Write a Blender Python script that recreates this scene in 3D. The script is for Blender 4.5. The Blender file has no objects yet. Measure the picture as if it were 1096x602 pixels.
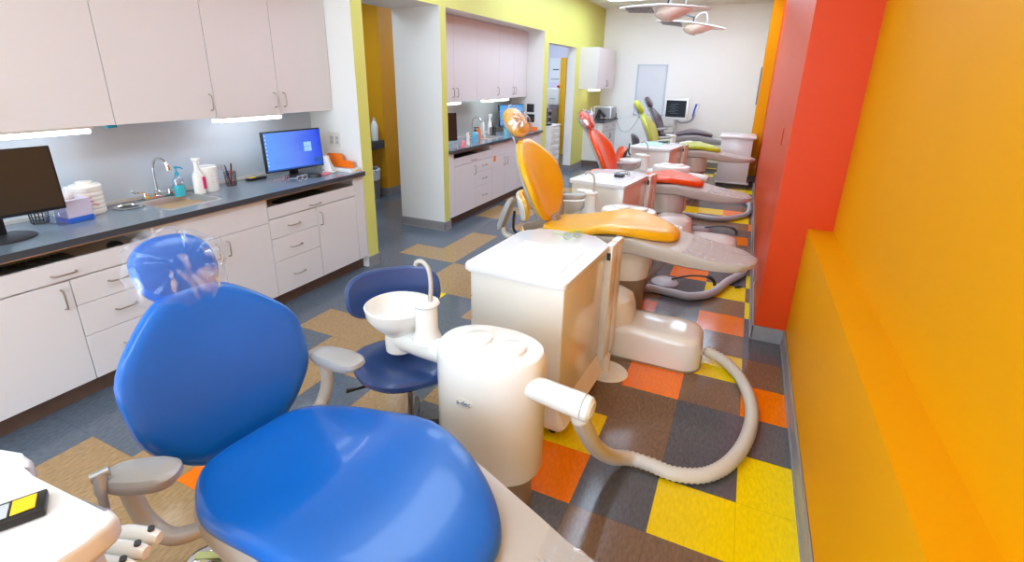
import bpy, bmesh, math, random
from mathutils import Vector, Matrix
random.seed(7)
PI = math.pi
col = bpy.context.scene.collection
T = 0.3048

# ------------------------------------------------------------------ materials
MATS = {}
def mat(name, color, rough=0.5, metal=0.0, coat=0.0, noise=0.0, nscale=8.0, bump=0.0, bscale=200.0,
        emit=None, estr=0.0, spec=0.5, trans=0.0, col2=None, alpha=1.0):
    if name in MATS: return MATS[name]
    m = bpy.data.materials.new(name); m.use_nodes = True
    nt = m.node_tree; b = nt.nodes['Principled BSDF']
    c = (*color, 1)
    b.inputs['Base Color'].default_value = c
    b.inputs['Roughness'].default_value = rough
    b.inputs['Metallic'].default_value = metal
    b.inputs['Coat Weight'].default_value = coat
    b.inputs['Coat Roughness'].default_value = 0.08
    b.inputs['Specular IOR Level'].default_value = spec
    b.inputs['Transmission Weight'].default_value = trans
    b.inputs['Alpha'].default_value = alpha
    if emit:
        b.inputs['Emission Color'].default_value = (*emit, 1); b.inputs['Emission Strength'].default_value = estr
    tc = nt.nodes.new('ShaderNodeTexCoord')
    if noise or col2:
        n = nt.nodes.new('ShaderNodeTexNoise'); n.inputs['Scale'].default_value = nscale; n.inputs['Detail'].default_value = 5
        nt.links.new(tc.outputs['Object'], n.inputs['Vector'])
        mx = nt.nodes.new('ShaderNodeMix'); mx.data_type = 'RGBA'
        k = 1 - noise
        mx.inputs[6].default_value = c
        mx.inputs[7].default_value = (*(col2 if col2 else [v * k for v in color]), 1)
        rp = nt.nodes.new('ShaderNodeMapRange'); rp.inputs[1].default_value = .35; rp.inputs[2].default_value = .7
        nt.links.new(n.outputs['Fac'], rp.inputs[0]); nt.links.new(rp.outputs[0], mx.inputs[0])
        nt.links.new(mx.outputs[2], b.inputs['Base Color'])
    if bump:
        n2 = nt.nodes.new('ShaderNodeTexNoise'); n2.inputs['Scale'].default_value = bscale; n2.inputs['Detail'].default_value = 3
        nt.links.new(tc.outputs['Object'], n2.inputs['Vector'])
        bp = nt.nodes.new('ShaderNodeBump'); bp.inputs['Strength'].default_value = bump; bp.inputs['Distance'].default_value = .002
        nt.links.new(n2.outputs['Fac'], bp.inputs['Height']); nt.links.new(bp.outputs['Normal'], b.inputs['Normal'])
    MATS[name] = m
    return m

def srgb(r, g, b):
    f = lambda v: (v / 255 / 12.92) if v / 255 <= .04045 else ((v / 255 + .055) / 1.055) ** 2.4
    return (f(r), f(g), f(b))

WHITE = mat('white_paint', srgb(240, 236, 228), .6, bump=.08, bscale=300)
CREAM = mat('cream_wall_paint', srgb(251, 248, 242), .6, bump=.08, bscale=300)
GREEN = mat('lime_green_paint', srgb(218, 216, 112), .55, bump=.1, bscale=300)
YEL = mat('yellow_wall_paint', srgb(233, 157, 0), .5, spec=.12, noise=.03, nscale=2, bump=.12, bscale=260)
ORG = mat('orange_wall_paint', srgb(220, 66, 0), .42, spec=.25, noise=.04, nscale=2, bump=.12, bscale=260)
CEIL = mat('ceiling_tile', srgb(240, 238, 230), .8, bump=.3, bscale=150)
LAM = mat('white_laminate', srgb(226, 220, 218), .42, bump=.03, bscale=400)
LAMEDGE = mat('cabinet_edge_gap', srgb(150, 132, 116), .6)
KICK = mat('brown_kick_board', srgb(108, 84, 70), .5, noise=.15, nscale=20)
COUNTER = mat('blue_grey_countertop', srgb(120, 134, 146), .22, noise=.12, nscale=120, coat=.3)
CEDGE = mat('dark_counter_edge', srgb(66, 68, 74), .35, noise=.1, nscale=100)
SPLASH = mat('blue_grey_backsplash', srgb(196, 208, 220), .3, metal=.0, bump=.03, bscale=300)
STRIP = mat('pale_trim_strip', srgb(214, 212, 206), .5)
BASEB = mat('grey_rubber_baseboard', srgb(150, 144, 142), .45, noise=.08, nscale=30)
STEEL = mat('brushed_steel', srgb(182, 180, 178), .38, metal=.55)
CHROME = mat('chrome', srgb(225, 225, 225), .07, metal=1.0)
HANDLE = mat('satin_nickel', srgb(178, 168, 156), .3, metal=.9)
PLAST = mat('white_medical_plastic', srgb(243, 241, 234), .22, coat=.3)
IVORY = mat('ivory_cart_enamel', srgb(240, 234, 222), .25, coat=.7)
CARTTOP = mat('white_cart_top', srgb(234, 232, 231), .25, coat=.2)
BEIGE = mat('beige_chair_shell', srgb(192, 182, 170), .33, coat=.15)
GREYP = mat('grey_arm_pad', srgb(166, 162, 158), .3, coat=.3)
BROWNP = mat('taupe_column_cover', srgb(150, 130, 110), .45)
BLACK = mat('black_plastic', srgb(28, 28, 30), .35)
DARK = mat('charcoal_plastic', srgb(52, 52, 56), .4)
SCREEN_OFF = mat('dark_screen', srgb(52, 42, 34), .3)
CYAN = mat('turquoise_liquid', srgb(60, 186, 205), .15, coat=.5)
CYANP = mat('turquoise_plastic', srgb(50, 165, 200), .3)
PINK = mat('magenta_label', srgb(235, 40, 120), .4)
SALMON = mat('pink_paper', srgb(245, 140, 150), .6)
ORP = mat('bright_orange_plastic', srgb(255, 122, 10), .4)
WPAPER = mat('white_paper', srgb(246, 246, 246), .7)
BLUEP = mat('cobalt_blue_print', srgb(40, 100, 205), .4)
LILAC = mat('lilac_card', srgb(206, 198, 218), .5)
YLW = mat('yellow_plastic', srgb(250, 200, 20), .4)
REDP = mat('red_plastic', srgb(220, 50, 30), .4)
LGREY = mat('light_grey_plastic', srgb(190, 194, 198), .35)
HOSE = mat('ivory_ribbed_hose', srgb(214, 205, 190), .4)
HOSEG = mat('grey_ribbed_hose', srgb(186, 186, 188), .4)
LIGHTM = mat('lamp_diffuser', (1, .97, .93), .5, emit=(.78, 1.0, 1.25), estr=6.9)
UNDERL = mat('under_cabinet_tube', (1, 1, 1), .5, emit=(.95, 1.0, 1.05), estr=7.0)
def leather(n, rgb): return mat(n, srgb(*rgb), .3, coat=.25, bump=.1, bscale=500, noise=.08, nscale=5)
VBLUE = leather('blue_vinyl', (4, 100, 192))
VYEL = leather('yellow_vinyl', (252, 184, 20))
VRED = leather('orange_red_vinyl', (246, 78, 4))
VGRN = leather('lime_vinyl', (190, 200, 40))
VPUR = leather('dark_plum_vinyl', (92, 78, 92))
VNAVY = leather('navy_vinyl', (44, 72, 128))

def clear_wrap():
    m = bpy.data.materials.new('clear_plastic_film'); m.use_nodes = True; nt = m.node_tree
    for n in list(nt.nodes):
        if n.type != 'OUTPUT_MATERIAL': nt.nodes.remove(n)
    out = [n for n in nt.nodes if n.type == 'OUTPUT_MATERIAL'][0]
    tr = nt.nodes.new('ShaderNodeBsdfTransparent'); tr.inputs[0].default_value = (.96, .97, 1, 1)
    gl = nt.nodes.new('ShaderNodeBsdfGlossy'); gl.inputs['Roughness'].default_value = .12
    tc = nt.nodes.new('ShaderNodeTexCoord'); mp = nt.nodes.new('ShaderNodeMapping'); mp.inputs['Scale'].default_value = (4, 12, 5)
    mp.inputs['Rotation'].default_value = (.5, .3, .6)
    n = nt.nodes.new('ShaderNodeTexNoise'); n.inputs['Scale'].default_value = 1.6; n.inputs['Detail'].default_value = 1; n.inputs['Distortion'].default_value = .8
    bp = nt.nodes.new('ShaderNodeBump'); bp.inputs['Strength'].default_value = .55; bp.inputs['Distance'].default_value = .02
    nt.links.new(tc.outputs['Object'], mp.inputs[0]); nt.links.new(mp.outputs[0], n.inputs['Vector'])
    nt.links.new(n.outputs['Fac'], bp.inputs['Height']); nt.links.new(bp.outputs['Normal'], gl.inputs['Normal'])
    df = nt.nodes.new('ShaderNodeBsdfDiffuse'); df.inputs[0].default_value = (.95, .96, 1, 1)  # diffuse white in the creases, painted streaks of reflected ceiling light
    m2 = nt.nodes.new('ShaderNodeMixShader'); m2.inputs[0].default_value = .5
    nt.links.new(df.outputs[0], m2.inputs[1]); nt.links.new(gl.outputs[0], m2.inputs[2])
    mx = nt.nodes.new('ShaderNodeMixShader')
    rp = nt.nodes.new('ShaderNodeMapRange'); rp.inputs[1].default_value = .56; rp.inputs[2].default_value = .68
    rp.inputs[3].default_value = .06; rp.inputs[4].default_value = .5
    nt.links.new(n.outputs['Fac'], rp.inputs[0]); nt.links.new(rp.outputs[0], mx.inputs[0])
    nt.links.new(tr.outputs[0], mx.inputs[1]); nt.links.new(m2.outputs[0], mx.inputs[2]); nt.links.new(mx.outputs[0], out.inputs[0])
    return m
WRAP = clear_wrap()
def clear_solid():
    m = bpy.data.materials.new('clear_plastic'); m.use_nodes = True; nt = m.node_tree
    for n in list(nt.nodes):
        if n.type != 'OUTPUT_MATERIAL': nt.nodes.remove(n)
    out = [n for n in nt.nodes if n.type == 'OUTPUT_MATERIAL'][0]
    tr = nt.nodes.new('ShaderNodeBsdfTransparent'); tr.inputs[0].default_value = (.85, .9, .97, 1)
    gl = nt.nodes.new('ShaderNodeBsdfGlossy'); gl.inputs['Roughness'].default_value = .08
    mx = nt.nodes.new('ShaderNodeMixShader'); mx.inputs[0].default_value = .22
    nt.links.new(tr.outputs[0], mx.inputs[1]); nt.links.new(gl.outputs[0], mx.inputs[2]); nt.links.new(mx.outputs[0], out.inputs[0])
    return m
CLEAR = clear_solid()

def floor_mat(name, rgb, speck=(1.25, .8)):
    m = bpy.data.materials.new(name); m.use_nodes = True; nt = m.node_tree; b = nt.nodes['Principled BSDF']
    c = srgb(*rgb)
    tc = nt.nodes.new('ShaderNodeTexCoord')
    mp = nt.nodes.new('ShaderNodeMapping'); mp.inputs['Scale'].default_value = (60, 22, 1); mp.inputs['Rotation'].default_value = (0, 0, .8)
    n = nt.nodes.new('ShaderNodeTexNoise'); n.inputs['Scale'].default_value = 1.5; n.inputs['Detail'].default_value = 6
    nt.links.new(tc.outputs['Object'], mp.inputs[0]); nt.links.new(mp.outputs[0], n.inputs['Vector'])
    cr = nt.nodes.new('ShaderNodeValToRGB')
    cr.color_ramp.elements[0].position = .3; cr.color_ramp.elements[0].color = (*[v * speck[1] for v in c], 1)
    cr.color_ramp.elements[1].position = .7; cr.color_ramp.elements[1].color = (*[min(1, v * speck[0]) for v in c], 1)
    nt.links.new(n.outputs['Fac'], cr.inputs[0])
    # tile joints every 12 inches
    sx = nt.nodes.new('ShaderNodeSeparateXYZ'); nt.links.new(tc.outputs['Object'], sx.inputs[0])
    last = None
    for ax in (0, 1):
        d = nt.nodes.new('ShaderNodeMath'); d.operation = 'DIVIDE'; d.inputs[1].default_value = T
        nt.links.new(sx.outputs[ax], d.inputs[0])
        p = nt.nodes.new('ShaderNodeMath'); p.operation = 'PINGPONG'; p.inputs[1].default_value = .5
        nt.links.new(d.outputs[0], p.inputs[0])
        l = nt.nodes.new('ShaderNodeMath'); l.operation = 'LESS_THAN'; l.inputs[1].default_value = .004
        nt.links.new(p.outputs[0], l.inputs[0])
        if last:
            mx = nt.nodes.new('ShaderNodeMath'); mx.operation = 'MAXIMUM'
            nt.links.new(last.outputs[0], mx.inputs[0]); nt.links.new(l.outputs[0], mx.inputs[1]); last = mx
        else: last = l
    mx = nt.nodes.new('ShaderNodeMix'); mx.data_type = 'RGBA'; mx.inputs[7].default_value = (*[v * .55 for v in c], 1)
    sc = nt.nodes.new('ShaderNodeMath'); sc.operation = 'MULTIPLY'; sc.inputs[1].default_value = .6
    nt.links.new(last.outputs[0], sc.inputs[0]); nt.links.new(sc.outputs[0], mx.inputs[0])
    nt.links.new(cr.outputs[0], mx.inputs[6]); nt.links.new(mx.outputs[2], b.inputs['Base Color'])
    b.inputs['Roughness'].default_value = .15
    b.inputs['Specular IOR Level'].default_value = .55
    n2 = nt.nodes.new('ShaderNodeTexNoise'); n2.inputs['Scale'].default_value = 9; n2.inputs['Detail'].default_value = 4
    nt.links.new(tc.outputs['Object'], n2.inputs['Vector'])
    bp = nt.nodes.new('ShaderNodeBump'); bp.inputs['Strength'].default_value = .07; bp.inputs['Distance'].default_value = .01
    nt.links.new(n2.outputs['Fac'], bp.inputs['Height']); nt.links.new(bp.outputs['Normal'], b.inputs['Normal'])
    return m
FL = {'G': floor_mat('charcoal_floor_tile', (90, 90, 94)), 'B': floor_mat('brown_floor_tile', (124, 97, 74)),
      'T': floor_mat('tan_floor_tile', (164, 130, 88)), 'O': floor_mat('orange_floor_tile', (255, 122, 0), (1.1, .85)),
      'Y': floor_mat('yellow_floor_tile', (248, 212, 6), (1.08, .88)), 'S': floor_mat('charcoal_floor_tile_lit', (90, 98, 108))}  # S repeats the charcoal tile with the left side's bluer light painted in

# ------------------------------------------------------------------ mesh builder
class MB:
    def __init__(s, M=None): s.bm = bmesh.new(); s.M = M or Matrix.Identity(4); s.mi = 0
    def _v(s, p): return s.bm.verts.new(s.M @ Vector(p))
    def box(s, x0, x1, y0, y1, z0, z1, bev=0, seg=2, M=None):
        t = bmesh.new()
        bmesh.ops.create_cube(t, size=1)
        for v in t.verts:
            v.co = Vector(((x0 + x1) / 2 + v.co.x * (x1 - x0), (y0 + y1) / 2 + v.co.y * (y1 - y0), (z0 + z1) / 2 + v.co.z * (z1 - z0)))
        if bev: bmesh.ops.bevel(t, geom=list(t.edges), offset=bev, segments=seg, profile=.5, affect='EDGES')
        s.merge(t, M); return s
    def merge(s, t, M=None):
        mm = s.M @ (M or Matrix.Identity(4)); mp = {}
        for v in t.verts: mp[v] = s.bm.verts.new(mm @ v.co)
        for f in t.faces:
            try:
                g = s.bm.faces.new([mp[v] for v in f.verts]); g.material_index = s.mi
            except ValueError: pass
        t.free()
    def loft(s, rings, caps=True, closed=True):
        R = [[s._v(p) for p in r] for r in rings]; n = len(R[0])
        for a, b in zip(R[:-1], R[1:]):
            for i in range(n if closed else n - 1):
                j = (i + 1) % n
                f = s.bm.faces.new((a[i], a[j], b[j], b[i])); f.material_index = s.mi
        if caps and closed:
            for r in (R[0][::-1], R[-1]):
                f = s.bm.faces.new(r); f.material_index = s.mi
        return s
    def tube(s, path, r, n=12, caps=True, sx=1.0):
        P = [Vector(p) for p in path]; rs = r if isinstance(r, (list, tuple)) else [r] * len(P)
        t = (P[1] - P[0]).normalized(); up = Vector((0, 0, 1)) if abs(t.z) < .9 else Vector((1, 0, 0))
        u = (up - t * up.dot(t)).normalized(); rings = []
        for i, p in enumerate(P):
            t = ((P[i + 1] if i < len(P) - 1 else p) - (P[i - 1] if i else p)).normalized()
            u = (u - t * u.dot(t)).normalized(); w = t.cross(u)
            rings.append([p + (u * math.cos(a) + w * sx * math.sin(a)) * rs[i] for a in [2 * PI * k / n for k in range(n)]])
        return s.loft(rings, caps)
    def lathe(s, prof, c=(0, 0, 0), n=24, sx=1, sy=1, M=None):
        M = M or Matrix.Identity(4); C = Vector(c)
        rings = [[M @ (Vector((r * sx * math.cos(2 * PI * k / n), r * sy * math.sin(2 * PI * k / n), z))) + C for k in range(n)] for r, z in prof]
        return s.loft(rings)
    def prism(s, poly, z0, z1, bev=0, seg=2):
        t = bmesh.new()
        a = [t.verts.new((x, y, z0)) for x, y in poly]; b = [t.verts.new((x, y, z1)) for x, y in poly]; n = len(poly)
        for i in range(n): t.faces.new((a[i], a[(i + 1) % n], b[(i + 1) % n], b[i]))
        fa = t.faces.new(a[::-1]); fb = t.faces.new(b)
        if bev:
            es = list(set(list(fa.edges) + list(fb.edges)))
            bmesh.ops.bevel(t, geom=es, offset=bev, segments=seg, profile=.5, affect='EDGES')
        s.merge(t); return s
    def pad(s, outline, prof, warp=None, center=None):
        """outline [(x,y)], prof [(scale,z)] bottom to top"""
        cx = sum(p[0] for p in outline) / len(outline); cy = sum(p[1] for p in outline) / len(outline)
        if center: cx, cy = center
        rings = []
        for sc, z in prof:
            r = []
            for x, y in outline:
                X = cx + (x - cx) * sc; Y = cy + (y - cy) * sc; p = Vector((X, Y, z))
                if warp: p = Vector(warp(p, sc))
                r.append(p)
            rings.append(r)
        return s.loft(rings)
    def build(s, name, m, parent=None, sharp=38):
        bmesh.ops.remove_doubles(s.bm, verts=s.bm.verts, dist=1e-5)
        bmesh.ops.recalc_face_normals(s.bm, faces=s.bm.faces)
        me = bpy.data.meshes.new(name); s.bm.to_mesh(me); s.bm.free()
        for mm in (m if isinstance(m, (list, tuple)) else [m]): me.materials.append(mm)
        me.polygons.foreach_set('use_smooth', [True] * len(me.polygons))
        me.set_sharp_from_angle(angle=math.radians(sharp))
        o = bpy.data.objects.new(name, me); col.objects.link(o)
        if parent: o.parent = parent
        return o

def tag(o, label, cat, group=None, kind=None):
    if label: o['label'] = label
    if cat: o['category'] = cat
    if group: o['group'] = group
    if kind: o['kind'] = kind
    return o
def thing(name, label, cat, loc=(0, 0, 0), rz=0, group=None):
    o = bpy.data.objects.new(name, None); col.objects.link(o); o.empty_display_size = .1
    o.location = loc; o.rotation_euler = (0, 0, rz); return tag(o, label, cat, group)
def struct(o): o['kind'] = 'structure'; return o
def kids(o): return [c for c in bpy.data.objects if c.parent == o]
def copy_tree(o, parent=None):
    c = o.copy(); col.objects.link(c); c.parent = parent
    for ch in kids(o): copy_tree(ch, c)
    return c
def cr(pts, n=8):
    """catmull-rom through pts"""
    P = [Vector(p) for p in pts]; P = [P[0] * 2 - P[1]] + P + [P[-1] * 2 - P[-2]]; out = []
    for i in range(1, len(P) - 2):
        for k in range(n):
            t = k / n; a, b, c, d = P[i - 1:i + 3]
            out.append(.5 * ((2 * b) + (c - a) * t + (2 * a - 5 * b + 4 * c - d) * t * t + (3 * b - a - 3 * c + d) * t ** 3))
    out.append(P[-2]); return out
def sup(a, b, n, e=2.5, cx=0, cy=0):
    o = []
    for k in range(n):
        t = 2 * PI * k / n; c, s_ = math.cos(t), math.sin(t)
        o.append((cx + a * math.copysign(abs(c) ** (2 / e), c), cy + b * math.copysign(abs(s_) ** (2 / e), s_)))
    return o
def rrect(x0, x1, y0, y1, r, n=6):
    o = []
    for cx, cy, a0 in ((x1 - r, y1 - r, 0), (x0 + r, y1 - r, PI / 2), (x0 + r, y0 + r, PI), (x1 - r, y0 + r, 1.5 * PI)):
        for k in range(n + 1):
            a = a0 + PI / 2 * k / n; o.append((cx + r * math.cos(a), cy + r * math.sin(a)))
    return o
def lerpf(kn):
    def f(x):
        if x <= kn[0][0]: return kn[0][1]
        for (a, b), (c, d) in zip(kn[:-1], kn[1:]):
            if x <= c:
                t = (x - a) / (c - a); t = t * t * (3 - 2 * t); return b + (d - b) * t
        return kn[-1][1]
    return f

# ------------------------------------------------------------------ floor
tiles = {}
def setc(i, s, j0):
    for k, ch in enumerate(s):
        if ch != '.': tiles[(i, j0 + k)] = ch
setc(0, 'YYYYYGOBGGYBYBYBGGOBGYBYGYBG', -3)
setc(-1, 'BBBYGGBYBOBYGBOGBYOYBOYGYBYG', -3)
setc(-1, 'BBBYGGBYBOBYGBGGOGBYOBGYGYBG', -3)
setc(-2, 'BBBGBBOBBGGGOGGBGGBBYGBYBGGB', -3)
setc(-3, 'BGGOYBBBBOBGGGBGGOBYYBGBGGBB', -3)
setc(-4, 'BGBGBBBBBGGBTGBGGBGBOGBGGBGB', -3)
setc(-5, 'GTSGTTBGBTGTGSTGSGTGSGGTSGTG', -3)
setc(-6, 'TTTTSTSTTSTTSTSSTSTSSTSSTSST', -3)
setc(-7, 'TOSSTTSSTTSSTSTSSTSSSTSSTSSS', -3)
setc(-8, 'TTSTTTSYTTSSSSTSSSTSSSSSSTSS', -3)
setc(-9, 'TSSSSTSSSSTTTSSSTSSSSTSSSSSS', -3)
setc(-10, 'SSSSSSSSSSTSSSSTTSTSSSSSSSSS', -3)
setc(-11, 'SSSSSSSSSSSSSSSSSSTSSSSSSSSS', -3)
fb = MB(); keys = 'GBTOYS'
for i in range(-26, 2):
    for j in range(-14, 34):
        ch = tiles.get((i, j))
        if ch is None:
            if j < -3: ch = 'T' if i in (-9, -8, -7, -6) else ('S' if i < -9 else random.choice('GBGBOY'))
            elif i < -11: ch = 'S'
            elif i < -4: ch = 'S'
            else: ch = random.choice('GGBBY')
        x0, x1, y0, y1 = i * T, (i + 1) * T, j * T, (j + 1) * T
        f = fb.bm.faces.new([fb._v(p) for p in ((x0, y0, 0), (x1, y0, 0), (x1, y1, 0), (x0, y1, 0))]); f.material_index = keys.index(ch)
# thin slab underneath
fb.box(-26 * T, 2 * T, -14 * T, 34 * T, -.1, -.002)
struct(fb.build('floor', [FL[k] for k in keys]))

# ------------------------------------------------------------------ room shell
def wall(name, boxes, mats, pick):
    for bx in boxes:
        o = MB().box(*bx).build(name, mats)
        for p in o.data.polygons: p.material_index = pick(p.normal, p.center)
        struct(o)
    return o
CZ = 2.92; HX = -3.04
def pick_left(n, c):
    if n.x > .7 and c.x > -3.1: return 1
    return 0
wall('wall_left', [
    (-3.66, HX, -4.2, 5.94, 2.265, CZ),          # header over alcoves and passage
    (-3.18, HX, 5.94, 7.25, 2.12, CZ),           # header over doorway
    (-3.18, HX, 7.25, 9.15, 0, CZ),
    (-3.61, HX, 1.70, 1.83, 0, 2.265),           # green edged jamb
    (-3.61, HX, 2.95, 3.06, 0, 2.265),           # column
    (-3.61, HX, 5.75, 5.94, 0, 2.265),
    (-3.62, -3.57, -4.2, 1.70, 0, 2.265),
    (-3.62, -3.57, 3.06, 5.75, 0, 2.265),
], [WHITE, GREEN], pick_left)
def pick_right(n, c): return 1 if (c.y > 1.82 and c.y < 7.3) else 0
wall('wall_right', [
    (.235, .6, -4.2, 1.84, 0, .79),
    (.366, .6, -4.2, 1.84, .79, CZ),
], [YEL], lambda n, c: 0)
wall('wall_right_pier', [(.05, .6, 1.84, 7.85, 0, CZ)], [ORG], lambda n, c: 0)
wall('wall_right_end', [(-.1, .6, 7.85, 9.0, 0, CZ)], [YEL], lambda n, c: 0)
wall('wall_back', [(-3.04, .6, 9.0, 9.15, 0, CZ)], [CREAM], lambda n, c: 0)
struct(MB().box(-3.8, .6, -4.2, 9.15, CZ, CZ + .1).build('ceiling', CEIL))
# ceiling grid
cg = MB()
for k in range(0, 22): cg.box(-3.04, .36, -4.2 + k * .61, -4.185 + k * .61, CZ - .006, CZ)
for k in range(0, 6): cg.box(-3.0 + k * .61, -2.985 + k * .61, -4.2, 9.0, CZ - .006, CZ)
struct(cg.build('trim_1', mat('ceiling_grid_bar', srgb(225, 222, 214), .5)))
# corridor beyond the passage (mustard walls)
YEL2 = mat('mustard_corridor_paint', srgb(232, 160, 8), .5, bump=.1, bscale=300)
struct(MB().box(-7.5, -4.67, 4.044, 4.25, 0, 2.6).build('wall_corridor', YEL2))
struct(MB().box(-4.85, -4.67, 4.25, 6.2, 0, 2.6).build('wall_corridor_side', YEL2))
struct(MB().box(-7.9, -3.66, -1.0, 4.9, 2.6, 2.7).build('ceiling_corridor', CEIL))
struct(MB().box(-7.9, -7.75, -1.0, 4.9, 0, 2.6).build('wall_corridor_end', WHITE))
struct(MB().box(-7.9, -3.66, -1.1, -.95, 0, 2.6).build('wall_corridor_near', WHITE))
# side room beyond the doorway
LAV = mat('lavender_white_paint', srgb(232, 226, 240), .5)
struct(MB().box(-5.3, -5.2, 5.6, 9.3, 0, 2.6).build('wall_side_room', LAV))
struct(MB().box(-5.2, -3.18, 9.2, 9.3, 0, 2.6).build('wall_side_room_end', LAV))
struct(MB().box(-5.2, -3.66, 5.5, 5.6, 0, 2.6).build('wall_side_room_near', LAV))
struct(MB().box(-5.3, -3.18, 5.5, 9.3, 2.6, 2.7).build('ceiling_side_room', CEIL))
# baseboards
def base(name, segs):
    b = MB()
    for x0, x1, y0, y1 in segs:
        b.box(x0, x1, y0, y1, 0, .1, .003, 1)
        dx, dy = x1 - x0, y1 - y0
        if dx < dy: b.box(x0 - .006, x1 + .006, y0, y1, 0, .012)
        else: b.box(x0, x1, y0 - .006, y1 + .006, 0, .012)
    return struct(b.build(name, BASEB))
base('baseboard_right', [(.223, .235, -4.2, 1.828), (.038, .235, 1.828, 1.84), (.038, .05, 1.828, 7.838), (-.112, .05, 7.838, 7.85), (-.112, -.1, 7.838, 8.988)])
base('baseboard_left', [(-3.04, -3.028, 1.69, 1.842), (-3.61, -3.028, 1.83, 1.842), (-3.61, -3.028, 2.938, 2.95), (-3.04, -3.028, 2.938, 3.07),
                        (-3.04, -3.028, 5.74, 5.952), (-3.04, -3.028, 7.24, 7.93), (-3.19, -3.028, 7.238, 7.25)])
base('baseboard_back', [(-3.04, -.1, 8.988, 9.0)])
base('baseboard_corridor', [(-7.5, -4.66, 4.032, 4.044), (-4.67, -4.658, 4.032, 6.2)])

# ------------------------------------------------------------------ ceiling lights
def troffer(label, x, y):
    t = thing('ceiling_light', label, 'ceiling light', (x, y, CZ))
    b = MB(); b.box(-.32, .32, -.63, -.6, -.03, -.001); b.box(-.32, .32, .6, .63, -.03, -.001); b.box(-.32, -.3, -.6, .6, -.03, -.001); b.box(.3, .32, -.6, .6, -.03, -.001)
    b.build('frame', PLAST, t); MB().box(-.3, .3, -.6, .6, -.02, -.004).build('diffuser', LIGHTM, t)
    return t
for nm, y in (('behind the photographer', -3.6), ('above the photographer', -1.6), ('above the navy stool', .4), ('beyond the yellow chair', 2.5), ('beyond the red chair', 4.6), ('above the lime chair', 6.0), ('added to brighten the back wall', 7.2)):
    troffer('recessed ceiling panel light ' + nm + ', row over the chair headrests', -1.3, y)
    if y > 7: troffer('recessed ceiling panel light ' + nm + ', rightmost of three', -.5, y)  # all three panels of this last row are added to brighten the back wall
    if y > 2: troffer('recessed ceiling panel light ' + nm + ', added row brightening the green wall', -2.35, y)  # unseen second row, added to brighten the green wall and second alcove
tc_ = MB().box(-5.0, -4.0, 2.0, 3.2, 2.575, 2.6, .004, 1).build('ceiling_light', LIGHTM); tag(tc_, 'panel light in the ceiling of the mustard corridor', 'ceiling light')
tc_ = MB().box(-4.7, -3.7, 6.9, 8.2, 2.575, 2.6, .004, 1).build('ceiling_light', LIGHTM); tag(tc_, 'panel light in the ceiling of the side room', 'ceiling light')

# ------------------------------------------------------------------ cabinets
def handle(parent, y, z, vert, x=HX, L=.1, M=None):
    h = .5 * L
    if vert: pts = [(0, 0, -h), (.024, 0, -h + .006), (.028, 0, -h + .02), (.028, 0, h - .02), (.024, 0, h - .006), (0, 0, h)]
    else: pts = [(0, -h, 0), (.024, -h + .006, 0), (.028, -h + .02, 0), (.028, h - .02, 0), (.024, h - .006, 0), (0, h, 0)]
    b = MB(); b.tube([Vector(p) + Vector((x, y, z)) for p in pts], .0045, 8); return b.build('handle', HANDLE, parent)
def front(parent, name, y0, y1, z0, z1, x, hd=None):
    g = .0018
    z1 = min(z1, .819) if z1 < .9 else z1
    o = MB().box(x - .018, x, y0 + g, y1 - g, z0 + g, z1 - g, .0012, 1).build(name, LAM, parent)
    if hd: handle(o, hd[0], hd[1], hd[2], x)
    return o
def body(y0, y1, z0, z1, xb, xf, open_key=False, hollow=False):
    """carcass panels"""
    b = MB(); t = .018; xf -= .0185
    if hollow:
        b.box(xb, xf, y0, y0 + t, z0, z1); b.box(xb, xf, y1 - t, y1, z0, z1); b.box(xb, xf, y0 + t, y1 - t, z0, z0 + t)
        b.box(xb, xb + .01, y0 + t, y1 - t, z0 + t, z1); b.box(xf - .01, xf, y0 + t, y1 - t, z0 + t, z1)
    elif open_key:
        b.box(xb, xf, y0, y0 + t, z0, z1); b.box(xb, xf, y1 - t, y1, z0, z1); b.box(xb, xf, y0 + t, y1 - t, z0, .735)
        b.box(xb, xb + .12, y0 + t, y1 - t, .735, z1)
    else: b.box(xb, xf, y0, y1, z0, z1)
    return b
def base_unit(label, y0, y1, parts, xb=-3.566, xf=HX, key=False, kick=True, hollow=False):
    t = thing('base_cabinet', label, 'cabinet', (0, 0, 0))
    body(y0, y1, .105, .819, xb, xf, key, hollow).build('body', LAM if key else LAM, t)
    if kick: MB().box(xb, xf - .07, y0, y1, 0, .104).build('kick_board', KICK, t)
    for p in parts: front(t, *p)
    return t
k = HX
base_unit('white base cabinet below the near dark monitor, mostly out of frame at the left', -1.65, -.95, [('door', -1.65, -1.3, .11, .82, k, (-1.34, .6, True)), ('door', -1.3, -.95, .11, .82, k, None)])
base_unit('white base cabinet with keyboard slot, door and three drawers under the near dark monitor', -.95, -.0, [
    ('keyboard_apron', -.95, -.0, .665, .762, k, (-.43, .7, False)),
    ('door', -.95, -.415, .11, .66, k, (-.46, .575, True)),
    ('drawer', -.415, -.0, .522, .66, k, (-.21, .6, False)), ('drawer', -.415, -.0, .352, .522, k, (-.21, .44, False)), ('drawer', -.415, -.0, .11, .352, k, (-.21, .24, False))], key=True)
base_unit('white sink base cabinet with two doors below the steel sink', 0.0, .735, [
    ('false_front', 0.0, .735, .655, .826, k, None), ('door', 0.0, .375, .11, .655, k, (.337, .57, True)), ('door', .375, .735, .11, .655, k, (.41, .57, True))], hollow=True)
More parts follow.
